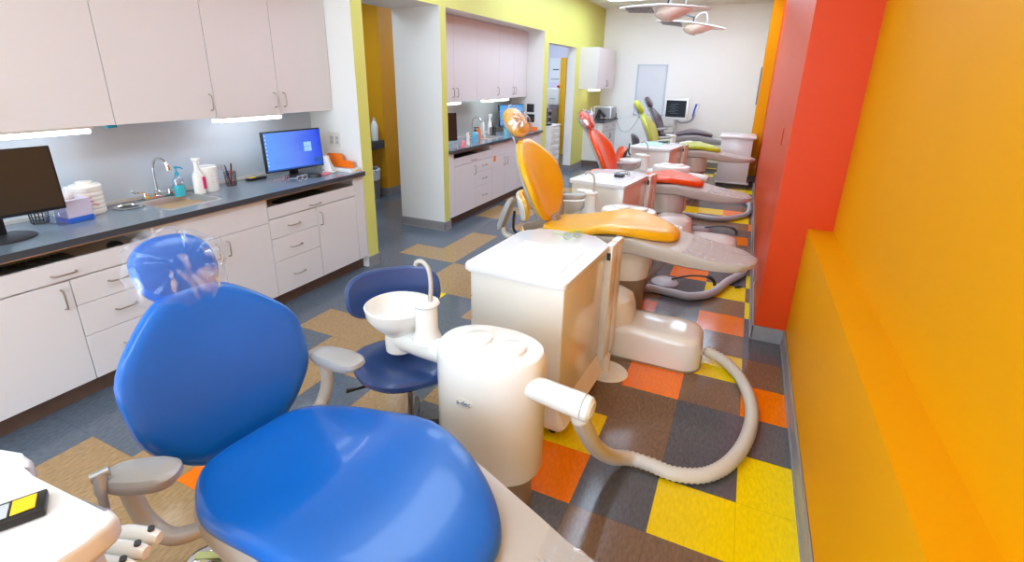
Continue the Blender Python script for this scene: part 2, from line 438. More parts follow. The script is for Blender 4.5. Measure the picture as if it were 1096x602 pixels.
base_unit('white base cabinet with keyboard slot, drawers and door below the blue desktop monitor', .735, 1.70, [
    ('keyboard_apron', .735, 1.585, .675, .762, k, (1.15, .7, False)),
    ('drawer', .735, 1.165, .53, .67, k, (.935, .6, False)), ('drawer', .735, 1.165, .36, .53, k, (.935, .44, False)), ('drawer', .735, 1.165, .11, .36, k, (.935, .23, False)),
    ('door', 1.165, 1.585, .11, .67, k, (1.19, .575, True)), ('filler', 1.585, 1.695, .11, .826, k, None)], key=True)
# worktop with sink cut-out
SX0, SX1, SY0, SY1 = -3.47, -3.14, .17, .50
def worktop(label, y0, y1, xb, xf, hole=None, grom=None):
    b = MB(); z0, z1 = .828, .862
    if hole:
        hx0, hx1, hy0, hy1 = hole
        for bx in ((xb, xf, y0, hy0), (xb, xf, hy1, y1), (xb, hx0, hy0, hy1), (hx1, xf, hy0, hy1)): b.box(*bx, z0, z1)
    else: b.box(xb, xf, y0, y1, z0, z1)
    o = b.build('worktop', [COUNTER, CEDGE]); tag(o, label, 'countertop')
    for p in o.data.polygons:
        if abs(p.normal.z) < .5: p.material_index = 1
    MB().box(xb, xf - .012, y0, y1, .8195, .8275).build('edge_strip', mat('tan_underlay', srgb(205, 170, 130), .5), o)
    MB().box(xb, xb + .02, y0, y1, .862, .885, .002, 1).build('back_trim', STRIP, o)
    return o
w1 = worktop('long blue-grey worktop with dark edge along the near left wall', -1.65, 1.697, -3.57, -3.01, (SX0, SX1, SY0, SY1))
worktop('blue-grey worktop in the second alcove behind the yellow chair', 3.063, 5.745, -3.57, -3.01, (-3.45, -3.14, 4.22, 4.62))
# sinks
def zr(poly, z): return [(x, y, z) for x, y in poly]
def sink(label, SX0, SX1, SY0, SY1):
    sk = thing('sink', label, 'sink', (0, 0, 0))
    b = MB()
    b.loft([zr(rrect(SX0 - .008, SX1 + .008, SY0 - .008, SY1 + .008, .03), .8622), zr(rrect(SX0 - .006, SX1 + .006, SY0 - .006, SY1 + .006, .03), .8655), zr(rrect(SX0 + .006, SX1 - .006, SY0 + .006, SY1 - .006, .04), .8655),
            zr(rrect(SX0 + .012, SX1 - .012, SY0 + .012, SY1 - .012, .045), .85), zr(rrect(SX0 + .022, SX1 - .022, SY0 + .022, SY1 - .022, .05), .72),
            zr(rrect(SX0 + .05, SX1 - .05, SY0 + .05, SY1 - .05, .04), .70)], caps=False)
    b.bm.faces.new([b._v((x, y, .70)) for x, y in rrect(SX0 + .05, SX1 - .05, SY0 + .05, SY1 - .05, .04)])
    b.build('basin', STEEL, sk)
    MB().lathe([(.0, .701), (.03, .701), (.032, .704), (.0, .704)], ((SX0 + SX1) / 2, (SY0 + SY1) / 2, 0)).build('drain', CHROME, sk)
sink('stainless steel sink set into the near worktop', SX0, SX1, SY0, SY1)
sink('stainless steel sink set into the worktop of the second alcove', -3.45, -3.14, 4.22, 4.62)
def faucet(label, x, y, z):
    t = thing('faucet', label, 'tap', (x, y, z))
    b = MB(); b.box(-.025, .025, -.09, .09, 0, .018, .006); b.lathe([(.02, .015), (.02, .04), (.012, .05)]); b.build('deck_plate', CHROME, t)
    b = MB(); b.tube(cr([(0, 0, .03), (0, 0, .16), (.01, .005, .22), (.05, .01, .25), (.1, .015, .24), (.13, .015, .2)], 6), .009, 10)
    b.tube([(.128, .015, .215), (.133, .015, .185)], .013, 12); b.build('spout', CHROME, t)
    for s in (-1, 1):
        b = MB(); b.lathe([(.014, .015), (.014, .035), (.01, .045)], (0, s * .075, 0)); b.tube(cr([(0, s * .075, .045), (.0, s * .1, .05), (.01, s * .13, .055), (.02, s * .155, .075)], 4), [.008] * 12 + [.01], 8)
        b.build('lever', CHROME, t)
        MB().lathe([(.008, .0), (.009, .006), (.0, .007)], (.018, s * .075, .018), n=10).build('indicator', YLW if s < 0 else REDP, t)
    return t
faucet('chrome gooseneck tap with two wrist levers behind the near sink', -3.51, .33, .862)
# grommet
o = MB(); o.lathe([(.07, .8622), (.075, .868), (.062, .87), (.058, .864), (.05, .8635), (0, .8635)], (-3.41, .1, 0), n=32)
o = o.build('waste_ring', [CHROME]); tag(o, 'round steel ring hole in the worktop between wipes tub and sink', 'ring')
MB().lathe([(0, .8645), (.05, .8645), (.05, .866), (0, .866)], (-3.41, .1, 0)).build('hole', DARK, o)

# backsplashes
o = MB().box(-3.569, -3.562, -1.65, 1.697, .886, 1.335).build('backsplash', SPLASH); tag(o, 'blue-grey backsplash panel behind the near worktop', 'wall panel')
o = MB().box(-3.569, -3.562, 3.063, 5.745, .886, 1.335).build('backsplash', mat('pale_grey_green_splash', srgb(178, 190, 190), .3, metal=.2)); tag(o, 'pale grey backsplash panel in the second alcove', 'wall panel')

# upper cabinets
def upper(label, y0, y1, doors, x=-3.30, z0=1.342, z1=2.262, xb=-3.57):
    t = thing('wall_cabinet', label, 'cabinet')
    MB().box(xb, x - .0185, y0, y1, z0, z1).build('body', LAM, t)
    for d0, d1, hy in doors: front(t, 'door', d0, d1, z0, z1, x, (hy, z0 + .1, True) if hy else None)
    return t
upper('white wall cabinet above the near dark monitor with a handle at the left frame edge', -1.03, .073, [(-1.03, -.5, -.545), (-.5, .073, -.45)])
upper('single door white wall cabinet above the wipes tub and sink', .073, .667, [(.073, .667, .635)])
upper('white wall cabinet with paired handles above the blue desktop monitor', .667, 1.697, [(.667, 1.17, 1.13), (1.17, 1.697, 1.21)])
upper('white wall cabinet nearest the column in the second alcove', 3.063, 4.17, [(3.063, 3.63, 3.59), (3.63, 4.17, 3.68)])
upper('single door white wall cabinet in the middle of the second alcove', 4.17, 4.79, [(4.17, 4.79, 4.75)])
upper('white wall cabinet at the far end of the second alcove', 4.79, 5.745, [(4.79, 5.27, 5.23), (5.27, 5.745, 5.31)])
# under cabinet lights
def tube_light(label, x, y0, y1, z=1.342):
    t = thing('under_cabinet_light', label, 'light', (0, 0, 0))
    MB().box(x - .05, x + .05, y0, y1, z - .012, z, .002, 1).build('housing', PLAST, t)
    MB().box(x - .045, x + .045, y0 + .01, y1 - .01, z - .036, z - .0125, .008, 2).build('diffuser', UNDERL, t)
tube_light('glowing strip light under the wall cabinet over the near dark monitor', -3.38, -.95, -.02)
tube_light('glowing strip light under the wall cabinet over the blue desktop monitor', -3.38, .70, 1.22)
tube_light('glowing strip light under the cabinet beside the column in the second alcove', -3.38, 3.12, 3.85)
tube_light('glowing strip light above the blue screen in the second alcove', -3.38, 4.5, 5.2)
o = MB().box(-3.37, -3.34, .05, .1, 1.325, 1.342, .002, 1).build('hinge_clip', CYANP); tag(o, 'small teal clip under the seam of the near wall cabinets', 'clip')
# second run of base cabinets
base_unit('white base cabinet with keyboard slot beside the column in the second alcove', 3.063, 4.085, [
    ('filler', 3.063, 3.17, .11, .826, k, None), ('keyboard_apron', 3.17, 4.085, .675, .762, k, (3.6, .7, False)),
    ('door', 3.17, 3.655, .11, .67, k, (3.62, .575, True)), ('drawer', 3.655, 4.085, .53, .67, k, (3.87, .6, False)),
    ('drawer', 3.655, 4.085, .36, .53, k, (3.87, .44, False)), ('drawer', 3.655, 4.085, .11, .36, k, (3.87, .23, False))], key=True)
base_unit('white sink base cabinet with paired doors in the second alcove', 4.085, 4.84, [
    ('false_front', 4.085, 4.84, .655, .826, k, None), ('door', 4.085, 4.46, .11, .655, k, (4.42, .57, True)), ('door', 4.46, 4.84, .11, .655, k, (4.5, .57, True))], hollow=True)
base_unit('white base cabinet at the far end of the second alcove behind the yellow backrest', 4.84, 5.745, [
    ('false_front', 4.84, 5.745, .655, .826, k, None), ('door', 4.84, 5.29, .11, .655, k, (5.25, .57, True)), ('door', 5.29, 5.745, .11, .655, k, (5.33, .57, True))])
o = MB().box(-3.039, -3.036, 4.13, 4.19, .60, .67).build('sticker', ORP); tag(o, 'small orange sticker on the sink cabinet door in the second alcove', 'sticker')
# far corner cabinets
base_unit('white base cabinet in the far left corner under the black equipment', 7.95, 8.985, [
    ('drawer', 7.95, 8.47, .66, .826, -2.66, (8.2, .74, False)), ('drawer', 8.47, 8.98, .66, .826, -2.66, (8.7, .74, False)),
    ('door', 7.95, 8.47, .11, .655, -2.66, (8.43, .55, True)), ('door', 8.47, 8.98, .11, .655, -2.66, (8.51, .55, True))], xb=-3.04, xf=-2.66)
wt = MB(); wt.box(-3.04, -2.63, 7.93, 8.985, .828, .862); wt.box(-3.04, -3.02, 7.93, 8.985, .862, .96); wt.box(-3.02, -2.66, 8.965, 8.985, .862, .96)
tag(wt.build('worktop', CEDGE), 'small dark worktop with upstand in the far left corner', 'countertop')
upper('white two-door wall cabinet on the green wall in the far corner', 7.5, 8.7, [(7.5, 8.1, 8.06), (8.1, 8.7, 8.14)], x=-2.70, z0=1.44, z1=2.14, xb=-3.04)
tube_light('small glowing light under the far corner wall cabinet', -2.85, 7.6, 8.1, 1.44)

# ------------------------------------------------------------------ things on the near worktop
ZC = .8625
def Rz(a): return Matrix.Rotation(a, 4, 'Z')
# dark monitor
def monitor(label, x, y, rz, w, h, zc, screen, frame=BLACK, base_r=.12, tilt=-.05, back=False, z=ZC):
    t = thing('monitor', label, 'monitor', (x, y, z), rz)
    b = MB(); b.lathe([(0, 0), (base_r, 0), (base_r, .008), (base_r * .9, .014), (0, .016)], n=40, sx=.8); b.build('base', DARK, t)
    b = MB(); b.box(-.05, -.028, -.035, .035, .012, zc, .006); b.build('stand', frame, t)
    M = Matrix.Translation((0, 0, zc)) @ Matrix.Rotation(tilt, 4, 'Y')
    b = MB(M); b.box(-.028, 0, -w / 2, w / 2, -h / 2, h / 2, .004); bz = b.build('bezel', frame, t)
    b = MB(M); b.box(0.0005, .0025, -w / 2 + .01, w / 2 - .01, -h / 2 + .016, h / 2 - .01); sc = b.build('screen', screen, t)
    return t, M
monitor('large dark switched-off monitor on a round base at the left edge of the near worktop', -3.27, -.53, -.06, .54, .315, .255, SCREEN_OFF, base_r=.13)
# blue desktop screen
def desktop_mat():
    m = bpy.data.materials.new('blue_desktop_image'); m.use_nodes = True; nt = m.node_tree; b = nt.nodes['Principled BSDF']
    tc = nt.nodes.new('ShaderNodeTexCoord'); n = nt.nodes.new('ShaderNodeSeparateXYZ'); nt.links.new(tc.outputs['Generated'], n.inputs[0])
    r = nt.nodes.new('ShaderNodeValToRGB'); r.color_ramp.elements[0].color = (.14, .38, 1, 1); r.color_ramp.elements[1].color = (.0, .07, .85, 1)
    r.color_ramp.elements[0].position = .1; r.color_ramp.elements[1].position = 1.0
    e = r.color_ramp.elements.new(.55); e.color = (.12, .26, .95, 1)
    ns = nt.nodes.new('ShaderNodeTexNoise'); ns.inputs['Scale'].default_value = 2; nt.links.new(tc.outputs['Generated'], ns.inputs['Vector'])
    ad = nt.nodes.new('ShaderNodeMath'); ad.operation = 'MULTIPLY_ADD'; ad.inputs[1].default_value = .35; nt.links.new(ns.outputs['Fac'], ad.inputs[0]); nt.links.new(n.outputs[1], ad.inputs[2])
    sb = nt.nodes.new('ShaderNodeMath'); sb.operation = 'SUBTRACT'; sb.inputs[1].default_value = .17; nt.links.new(ad.outputs[0], sb.inputs[0])
    nt.links.new(sb.outputs[0], r.inputs[0]); nt.links.new(r.outputs[0], b.inputs['Emission Color']); b.inputs['Emission Strength'].default_value = .95
    b.inputs['Base Color'].default_value = (.01, .02, .08, 1); b.inputs['Roughness'].default_value = .15
    return m
DESK = desktop_mat()
GLOW = mat('pale_screen_mark', (.2, .4, .8), .3, emit=(.26, .5, 1), estr=.75)
TASK = mat('dark_taskbar', (.01, .05, .2), .3, emit=(.02, .12, .45), estr=.6)
t, M = monitor('monitor showing a blue desktop on the near worktop beside the green jamb', -3.31, 1.265, -.12, .50, .30, .205, DESK, base_r=.1)
b = MB(M)
for a in (0, 1):
    for c in (0, 1): b.box(.0026, .0032, .085 + a * .034, .117 + a * .034, -.02 + c * .037, .015 + c * .037)
b.build('window_mark', GLOW, t)
b = MB(M)
for r_ in range(9): b.box(.0026, .0032, -.238, -.226, .115 - r_ * .027, .127 - r_ * .027)
b.build('desktop_icons', GLOW, t)
b = MB(M); b.box(.0026, .003, -.25, .25, -.139, -.128); b.box(.0026, .003, .165, .235, -.115, -.075); b.build('taskbar', TASK, t)

def keyboard(label, x, y, z, rz=0):
    t = thing('keyboard', label, 'keyboard', (x, y, z), rz)
    MB().box(-.075, .075, -.21, .21, 0, .016, .004).build('case', BLACK, t)
    b = MB()
    for r_ in range(5):
        for c in range(14): b.box(-.062 + r_ * .025, -.041 + r_ * .025, -.2 + c * .0285, -.175 + c * .0285, .016, .023, .002, 1)
    b.build('keys', DARK, t); return t
keyboard('black keyboard in the slot below the dark near monitor', -3.13, -.55, .7365)
keyboard('black keyboard in the slot under the blue desktop monitor', -3.14, 1.12, .7365, .1)
keyboard('black keyboard in the slot of the second alcove cabinets', -3.14, 3.6, .7365, .05)
def mouse(label, x, y, z, rz=0):
    b = MB(Matrix.Translation((x, y, z)) @ Rz(rz)); b.pad(sup(.055, .032, 24, 2.4), [(1, 0), (1, .012), (.9, .026), (.6, .035), (.2, .037)])
    return tag(b.build('mouse', BLACK), label, 'mouse')
mouse('black computer mouse in the slot under the near worktop', -3.1, -.16, .7365)
# pen cup near monitor
def mesh_cup(label, x, y, z, r=.035, h=.09, pens=()):
    t = thing('pen_cup', label, 'pen cup', (x, y, z))
    b = MB(); b.lathe([(0, 0), (r * .85, 0), (r * .85, .004), (0, .004)], n=20)
    for kx in range(16):
        a = 2 * PI * kx / 16; b.tube([(r * .85 * math.cos(a), r * .85 * math.sin(a), .002), (r * math.cos(a), r * math.sin(a), h)], .0016, 5)
    for zz in (.02, .04, .06, .08, h):
        rr = r * (.85 + .15 * zz / h); b.tube([(rr * math.cos(2 * PI * q / 20), rr * math.sin(2 * PI * q / 20), zz) for q in range(21)], .0022 if zz == h else .0013, 5)
    b.build('cup', BLACK, t)
    return t
def pen(label, x, y, z, dx, dy, L, m, r=.004):
    b = MB(); d = Vector((dx, dy, 1)).normalized(); p = Vector((x, y, z)); b.tube([p, p + d * L * .94, p + d * L], [r, r, r * .6], 8)
    return tag(b.build('pen', m), label, 'pen', )
mesh_cup('small black mesh cup behind the tissue box under the dark monitor', -3.46, -.30, ZC, .042, .085)
mesh_cup('black mesh pen cup beside the white wipes canister', -3.45, .80, ZC, .038, .095)
for lb, dx, dy, L, m in (('black pen standing in the mesh cup beside the wipes canister', .0, .12, .15, BLACK), ('orange-red marker in the mesh cup beside the wipes canister', .18, -.05, .11, REDP),
                         ('dark blue pen leaning back in the mesh cup beside the wipes canister', -.12, -.1, .14, VNAVY)):
    pen(lb, -3.45 + dx * .02, .80 + dy * .02, ZC + .006, dx, dy, L, m, .005)
sc_ = thing('scissors', 'metal scissors leaning out of the mesh pen cup toward the canister', 'scissors', (-3.45, .785, ZC + .01))
b = MB(); b.tube([(0, 0, 0), (0, -.03, .11)], .003, 6); b.build('blade', STEEL, sc_)
b = MB()
for s in (0, 1): b.tube([(0.012 * (2 * s - 1), -.04 - .0 + .014 * math.cos(2 * PI * q / 12), .125 + .018 * math.sin(2 * PI * q / 12)) for q in range(13)], .0028, 6)
b.build('grip', STEEL, sc_)
# tissue box
t = thing('tissue_box', 'lilac and blue tissue box with a clear shell beside the dark monitor', 'tissue box', (-3.36, -.19, ZC), .1)
MB().box(-.055, .055, -.06, .06, .028, .12, .002, 1).build('box_body', LILAC, t)
MB().box(-.0555, .0555, -.0605, .0605, .0, .028, .002, 1).build('blue_band', BLUEP, t)
MB().box(-.058, .058, -.10, -.062, .0, .1, .003, 1).build('clear_shell', CLEAR, t)
b = MB(); rg = []
for zz, r_ in ((.118, .03), (.135, .036), (.15, .03), (.168, .014), (.18, .004)):
    rg.append([(r_ * (1 + .35 * math.sin(3 * a + zz * 40)) * math.cos(a), -.01 + r_ * .8 * (1 + .3 * math.cos(4 * a)) * math.sin(a), zz + .008 * math.sin(2 * a)) for a in [2 * PI * q / 20 for q in range(20)]])
b.loft(rg); b.build('tissue', WPAPER, t)
# wipes tub (ribbed) 
def canister(label, x, y, r, h, lid='flat', logo=None, z=ZC):
    t = thing('wipes_canister', label, 'canister', (x, y, z))
    pr = [(0, 0), (r * .95, 0), (r, .006)]
    if lid == 'rib':
        n = 5
        for q in range(n): z0 = .008 + (h - .05) * q / n; z1 = .008 + (h - .05) * (q + 1) / n; pr += [(r, z0 + .002), (r * 1.0, z1 - .006), (r * .965, z1 - .002)]
    else: pr += [(r, h - .035)]
    pr += [(r * .98, h - .034), (0, h - .034)]
    MB().lathe(pr, n=36).build('tub', PLAST, t)
    if lid == 'rib': MB().lathe([(0, h - .033), (r * 1.01, h - .033), (r * 1.01, h - .012), (r * .9, h - .002), (r * .5, h), (r * .48, h + .014), (0, h + .016)], n=36).build('lid', PLAST, t)
    else: MB().lathe([(0, h - .033), (r * 1.02, h - .033), (r * 1.03, h - .004), (r * .97, h), (r * .9, h - .004), (0, h - .002)], n=36).build('lid', PLAST, t)
    if logo: logo(t, r)
    return t
def logo_red(t, r):
    b = MB()
    for a0, z0, l in ((.0, .085, .03), (.32, .062, .028), (.1, .105, .016)):
        b.tube([((r + .0008) * math.cos(a0 - .5 + q * l / r / 5), (r + .0008) * math.sin(a0 - .5 + q * l / r / 5), z0 - q * .002) for q in range(6)], .0022, 5)
    b.build('printed_mark', mat('red_print', srgb(222, 60, 90), .5), t)
def logo_small(t, r):
    b = MB()
    for z0 in (.05, .06, .07, .08, .1, .11):
        for a0 in (-.1, .45): b.tube([((r + .0005) * math.cos(a0 - .2 + q * .06), (r + .0005) * math.sin(a0 - .2 + q * .06), z0) for q in range(6)], .001, 4)
    b.build('printed_text', mat('pale_red_print', srgb(214, 170, 170), .5), t)
canister('squat ribbed white wipes tub with red print behind the tissue box', -3.46, -.07, .075, .165, 'rib', logo_red)
canister('smooth white wipes canister between the spray bottle and the pen cup', -3.43, .62, .062, .165, 'flat', logo_small)
# soap pump
def pump_bottle(label, x, y, r, h, liquid, pump, z=ZC, name='soap_bottle'):
    t = thing(name, label, 'bottle', (x, y, z))
    MB().lathe([(0, 0), (r, 0), (r, h * .38), (0, h * .38)], n=24, sy=1.25).build('lower_body', liquid, t)
    MB().lathe([(0, h * .381), (r, h * .381), (r * .98, h * .56), (r * .5, h * .68), (r * .35, h * .7), (0, h * .7)], n=24, sy=1.25).build('upper_body', CLEAR if liquid is CYAN else liquid, t)
    b = MB(); b.lathe([(0, h * .7), (r * .45, h * .7), (r * .45, h * .8), (r * .15, h * .82), (r * .15, h * .93), (r * .4, h * .94), (r * .4, h), (0, h)], n=16)
    b.tube([(0, 0, h * .97), (.03, .012, h * .97), (.042, .016, h * .93)], .005, 8); b.build('pump', pump, t); return t
pump_bottle('turquoise hand soap pump bottle beside the near tap', -3.435, .425, .027, .19, CYAN, CYANP)
# spray bottle
def spray(label, x, y, h=.235, z=ZC, lab=PINK):
    t = thing('spray_bottle', label, 'bottle', (x, y, z), .3); r = .038
    MB().lathe([(0, 0), (r, 0), (r * 1.03, .01), (r, h * .48), (r * .85, h * .55), (r * .45, h * .66), (r * .36, h * .82), (0, h * .82)], n=24, sx=.85).build('bottle_body', PLAST, t)
    b = MB(); b.lathe([(0, h * .821), (r * .42, h * .821), (r * .42, h * .9), (0, h * .9)], n=16); b.box(-.02, .03, -.013, .013, h * .9, h, .005); b.tube([(.02, 0, h * .92), (.03, 0, h * .84)], .004, 6); b.build('trigger_head', PLAST, t)
    if lab: MB().box(r * .85 - .002, r * .85 + .002, -.002, .024, h * .12, h * .46, .001, 1).build('label_patch', lab, t)
    return t
spray('tall white spray bottle with a magenta label behind the near sink', -3.40, .535)
# black and yellow tool
t = thing('tape_measure', 'small black and yellow gadget left of the blue desktop monitor', 'gadget', (-3.47, 1.02, ZC), .0)
MB().box(-.025, .025, -.075, .075, 0, .018, .004).build('case', BLACK, t); MB().box(-.018, .018, -.055, -.015, .018, .024, .002, 1).build('button', YLW, t)
# goggles
def goggles(label, x, y, z, rz, m, mat2=None):
    t = thing('safety_glasses', label, 'glasses', (x, y, z), rz)
    for s in (-1, 1):
        b = MB(); rg = [[(math.cos(a) * .004 + .012 * (1 - (w * w) * 1.0) + dx, s * .033 + w * .028 * math.cos(a) * 1.0 * sc, .02 + .017 * math.sin(a) * sc) for a in [2 * PI * q / 16 for q in range(16)]] for dx, sc, w in ((0, 1, 1), (.002, .9, 1))]
        b.loft(rg); b.build('lens', CLEAR, t)
        b = MB(); b.tube([(.012, s * .033 + .03 * math.cos(2 * PI * q / 16), .02 + .019 * math.sin(2 * PI * q / 16)) for q in range(17)], .002, 5); b.tube(cr([(.01, s * .062, .025), (-.04, s * .066, .022), (-.1, s * .06, .004)], 4), .0022, 6)
        b.build('frame', m, t)
    return t
goggles('pinkish clear safety glasses on the worktop under the desktop monitor', -3.23, 1.07, ZC, .5, mat('pink_tint_plastic', srgb(190, 140, 150), .3))
goggles('clear safety glasses nearest the worktop edge below the desktop monitor', -3.17, 1.17, ZC, .2, LGREY)
mouse('black computer mouse on the worktop in front of the desktop monitor', -3.18, 1.31, ZC, .6)
b = MB(Matrix.Translation((-3.19, 1.43, ZC)) @ Rz(.3)); b.box(-.03, .03, -.04, .04, 0, .008, .002); b.box(-.015, .02, -.02, .03, .008, .014, .002)
tag(b.build('sticky_notes', SALMON), 'small pink pad of notes beside the curing light stand', 'note pad')
t = thing('curing_light', 'white wedge-shaped curing light stand with a dark wand beside the desktop monitor', 'dental curing light', (-3.24, 1.535, ZC), .25)
b = MB(); b.prism([(-.045, -.035), (.05, -.035), (.06, 0), (.05, .035), (-.045, .035)], 0, .012, .003, 1)
rg = [[(x_, y_, z_) for x_, y_ in rrect(-.035 + .0 * q, .03 - q * .045, -.02, .02, .004 + .001 * q, 3)] for q, z_ in ((0, .01), (.4, .07), (.8, .13))]
b.loft(rg); b.build('cradle', PLAST, t)
b = MB(); b.tube(cr([(.045, .0, .02), (.012, 0, .075), (-.01, 0, .11), (-.045, 0, .14), (-.08, 0, .145)], 5), [.008] * 10 + [.006] * 5 + [.004] * 6, 8); b.build('wand', LGREY, t)
b = MB(); b.tube([(-.005, 0, .103), (-.022, 0, .12)], .0085, 8); b.build('collar', CYANP, t)
t = thing('paper_tray', 'white tray with a yellow tab in the corner of the near worktop', 'tray', (-3.21, 1.63, ZC))
b = MB(); b.box(-.16, .16, -.05, .05, 0, .004); b.box(-.16, .16, -.05, -.046, .004, .03); b.box(-.16, .16, .046, .05, .004, .03); b.box(.156, .16, -.046, .046, .004, .03); b.box(-.16, -.156, -.046, .046, .004, .03); b.build('tray_body', PLAST, t)
MB().box(.1605, .162, -.0, .04, .008, .02).build('tab', YLW, t); MB().box(-.15, .15, -.04, .04, .0045, .018).build('papers', WPAPER, t)
b = MB(Matrix.Translation((-3.235, 1.645, ZC + .005)) @ Matrix.Rotation(PI / 2, 4, 'X')); b.prism([(-.12, .02), (.15, .02), (.15, .075), (.05, .08), (.03, .13), (-.1, .13), (-.12, .12)], -.006, .006)
tag(b.build('file_folder', ORP), 'bright orange stepped file folder standing in the white tray', 'folder')
# outlet
def outlet(label, M, m=PLAST, md=LGREY):
    t = thing('wall_outlet', label, 'outlet')
    b = MB(M); b.box(-.06, .06, -.004, 0, -.06, .06, .003, 1); b.build('plate', m, t)
    for s in (-1, 1):
        b = MB(M); b.box(s * .028 - .017, s * .028 + .017, -.006, -.0041, -.034, .034, .002, 1); b.build('socket', md, t)
        b = MB(M)
        for zz in (-.018, .018):
            for xx in (-.006, .006): b.box(s * .028 + xx - .0015, s * .028 + xx + .0015, -.0068, -.006, zz - .006, zz + .004)
        b.build('slots', DARK, t)
outlet('cream double outlet on the white jamb beside the desktop monitor', Matrix.Translation((-3.315, 1.70, 1.10)), mat('cream_plate', srgb(226, 220, 208), .4), mat('warm_grey_socket', srgb(196, 190, 184), .4))
outlet('black double outlet on the far side wall of the second alcove, upper of two', Matrix.Translation((-3.23, 5.75, 1.18)), BLACK, DARK)
outlet('black double outlet on the far side wall of the second alcove, just above the worktop', Matrix.Translation((-3.22, 5.75, 1.03)), BLACK, DARK)

# ------------------------------------------------------------------ second alcove worktop things
monitor('dark monitor beside the column in the second alcove', -3.27, 3.22, -.45, .50, .31, .22, SCREEN_OFF)
monitor('monitor with a blue-teal screen at the far end of the second alcove', -3.35, 5.33, -.35, .50, .31, .23, mat('teal_blue_screen', (.02, .1, .2), .2, emit=(.03, .22, .5), estr=1.2))
b = MB(); b.lathe([(0, 0), (.028, 0), (.026, .1), (.02, .145), (0, .147)], (-3.12, 3.62, ZC), n=18, sx=.7); tag(b.build('lotion_tube', PLAST), 'white upright tube beside the dark monitor in the second alcove', 'tube')
pump_bottle('blue bottle with black pump on the second alcove worktop', -3.22, 3.98, .038, .17, mat('sky_blue_label', srgb(110, 190, 225), .3), BLACK)
b = MB(); b.lathe([(0, 0), (.025, 0), (.025, .1), (.012, .13), (.012, .16), (0, .16)], (-3.26, 4.14, ZC), n=16); tag(b.build('squeeze_bottle', ORP), 'orange bottle between the blue pump bottle and the tap in the second alcove', 'bottle')
faucet('chrome tap in the second alcove behind the orange bottle', -3.51, 4.42, ZC - .0005)
mesh_cup('black wire pen cup in front of the white spray bottle in the second alcove', -3.34, 4.70, ZC, .045, .1)
for lb, dx, dy in (('black pen leaning left in the second alcove pen cup', .1, -.25), ('black pen leaning right in the second alcove pen cup', 0, .25), ('black pen upright in the second alcove pen cup', -.1, .05)):
    pen(lb, -3.34 + dx * .02, 4.70 + dy * .02, ZC + .006, dx, dy, .17, BLACK, .006)
spray('white spray bottle in the second alcove behind the pen cup', -3.44, 4.80, .27, lab=None)
b = MB(); b.lathe([(0, 0), (.028, 0), (.03, .12), (.02, .17), (0, .172)], (-3.48, 4.66, ZC), n=16); tag(b.build('white_bottle', PLAST), 'plain white bottle beside the white spray bottle in the second alcove', 'bottle')
pump_bottle('small turquoise pot with dark pump below the blue-teal screen', -3.27, 4.99, .04, .14, mat('aqua_pot', srgb(100, 205, 220), .3), BLACK)
b = MB(Matrix.Translation((-3.07, 3.42, ZC)) @ Rz(.4)); b.box(-.03, .03, -.05, .05, 0, .012, .003); b.box(-.02, .02, -.02, .05, .012, .07, .006)
tag(b.build('salmon_notes', SALMON), 'salmon pink holder in front of the dark monitor in the second alcove', 'note holder')
goggles('clear safety glasses on the second alcove worktop beside the salmon holder', -3.07, 3.27, ZC, .5, LGREY)
b = MB(Matrix.Translation((-3.15, 5.6, ZC)) @ Matrix.Rotation(PI / 2, 4, 'X')); b.prism([(-.1, 0), (.1, 0), (.1, .05), (.0, .055), (-.03, .11), (-.1, .12)], -.006, .006)
tag(b.build('file_folder', ORP), 'bright orange file folder at the far end of the second alcove', 'folder')
# corridor things
o = MB().box(-5.6, -4.68, 3.72, 4.043, .665, .775, .006).build('wall_shelf', CEDGE); tag(o, 'dark shelf end on the mustard corridor wall', 'shelf')
t = thing('squeeze_bottle', 'tall white plastic bottle on the corridor shelf', 'bottle', (-4.745, 3.93, .776))
MB().lathe([(0, 0), (.045, 0), (.048, .01), (.048, .2), (.03, .24), (.018, .26), (0, .26)], n=20).build('bottle_body', PLAST, t)
MB().lathe([(0, .261), (.018, .261), (.012, .3), (0, .305)], n=14).build('cap', LGREY, t)
t = thing('trash_can', 'grey bin with a crumpled white liner under the corridor shelf', 'bin', (-4.82, 3.86, 0))
MB().lathe([(0, 0), (.12, 0), (.14, .38), (0, .38)], n=28).build('can', mat('grey_bin_plastic', srgb(120, 118, 120), .4), t)
b = MB(); rg = []
for r_, zz, am in ((.142, .25, .004), (.146, .32, .008), (.15, .385, .014), (.135, .40, .012), (.12, .36, .006)):
    rg.append([((r_ + am * math.sin(7 * a)) * math.cos(a), (r_ + am * math.cos(9 * a)) * math.sin(a), zz + am * math.sin(5 * a)) for a in [2 * PI * q / 40 for q in range(40)]])
b.loft(rg, caps=False); b.build('liner', mat('white_liner_film', srgb(220, 226, 232), .3), t)
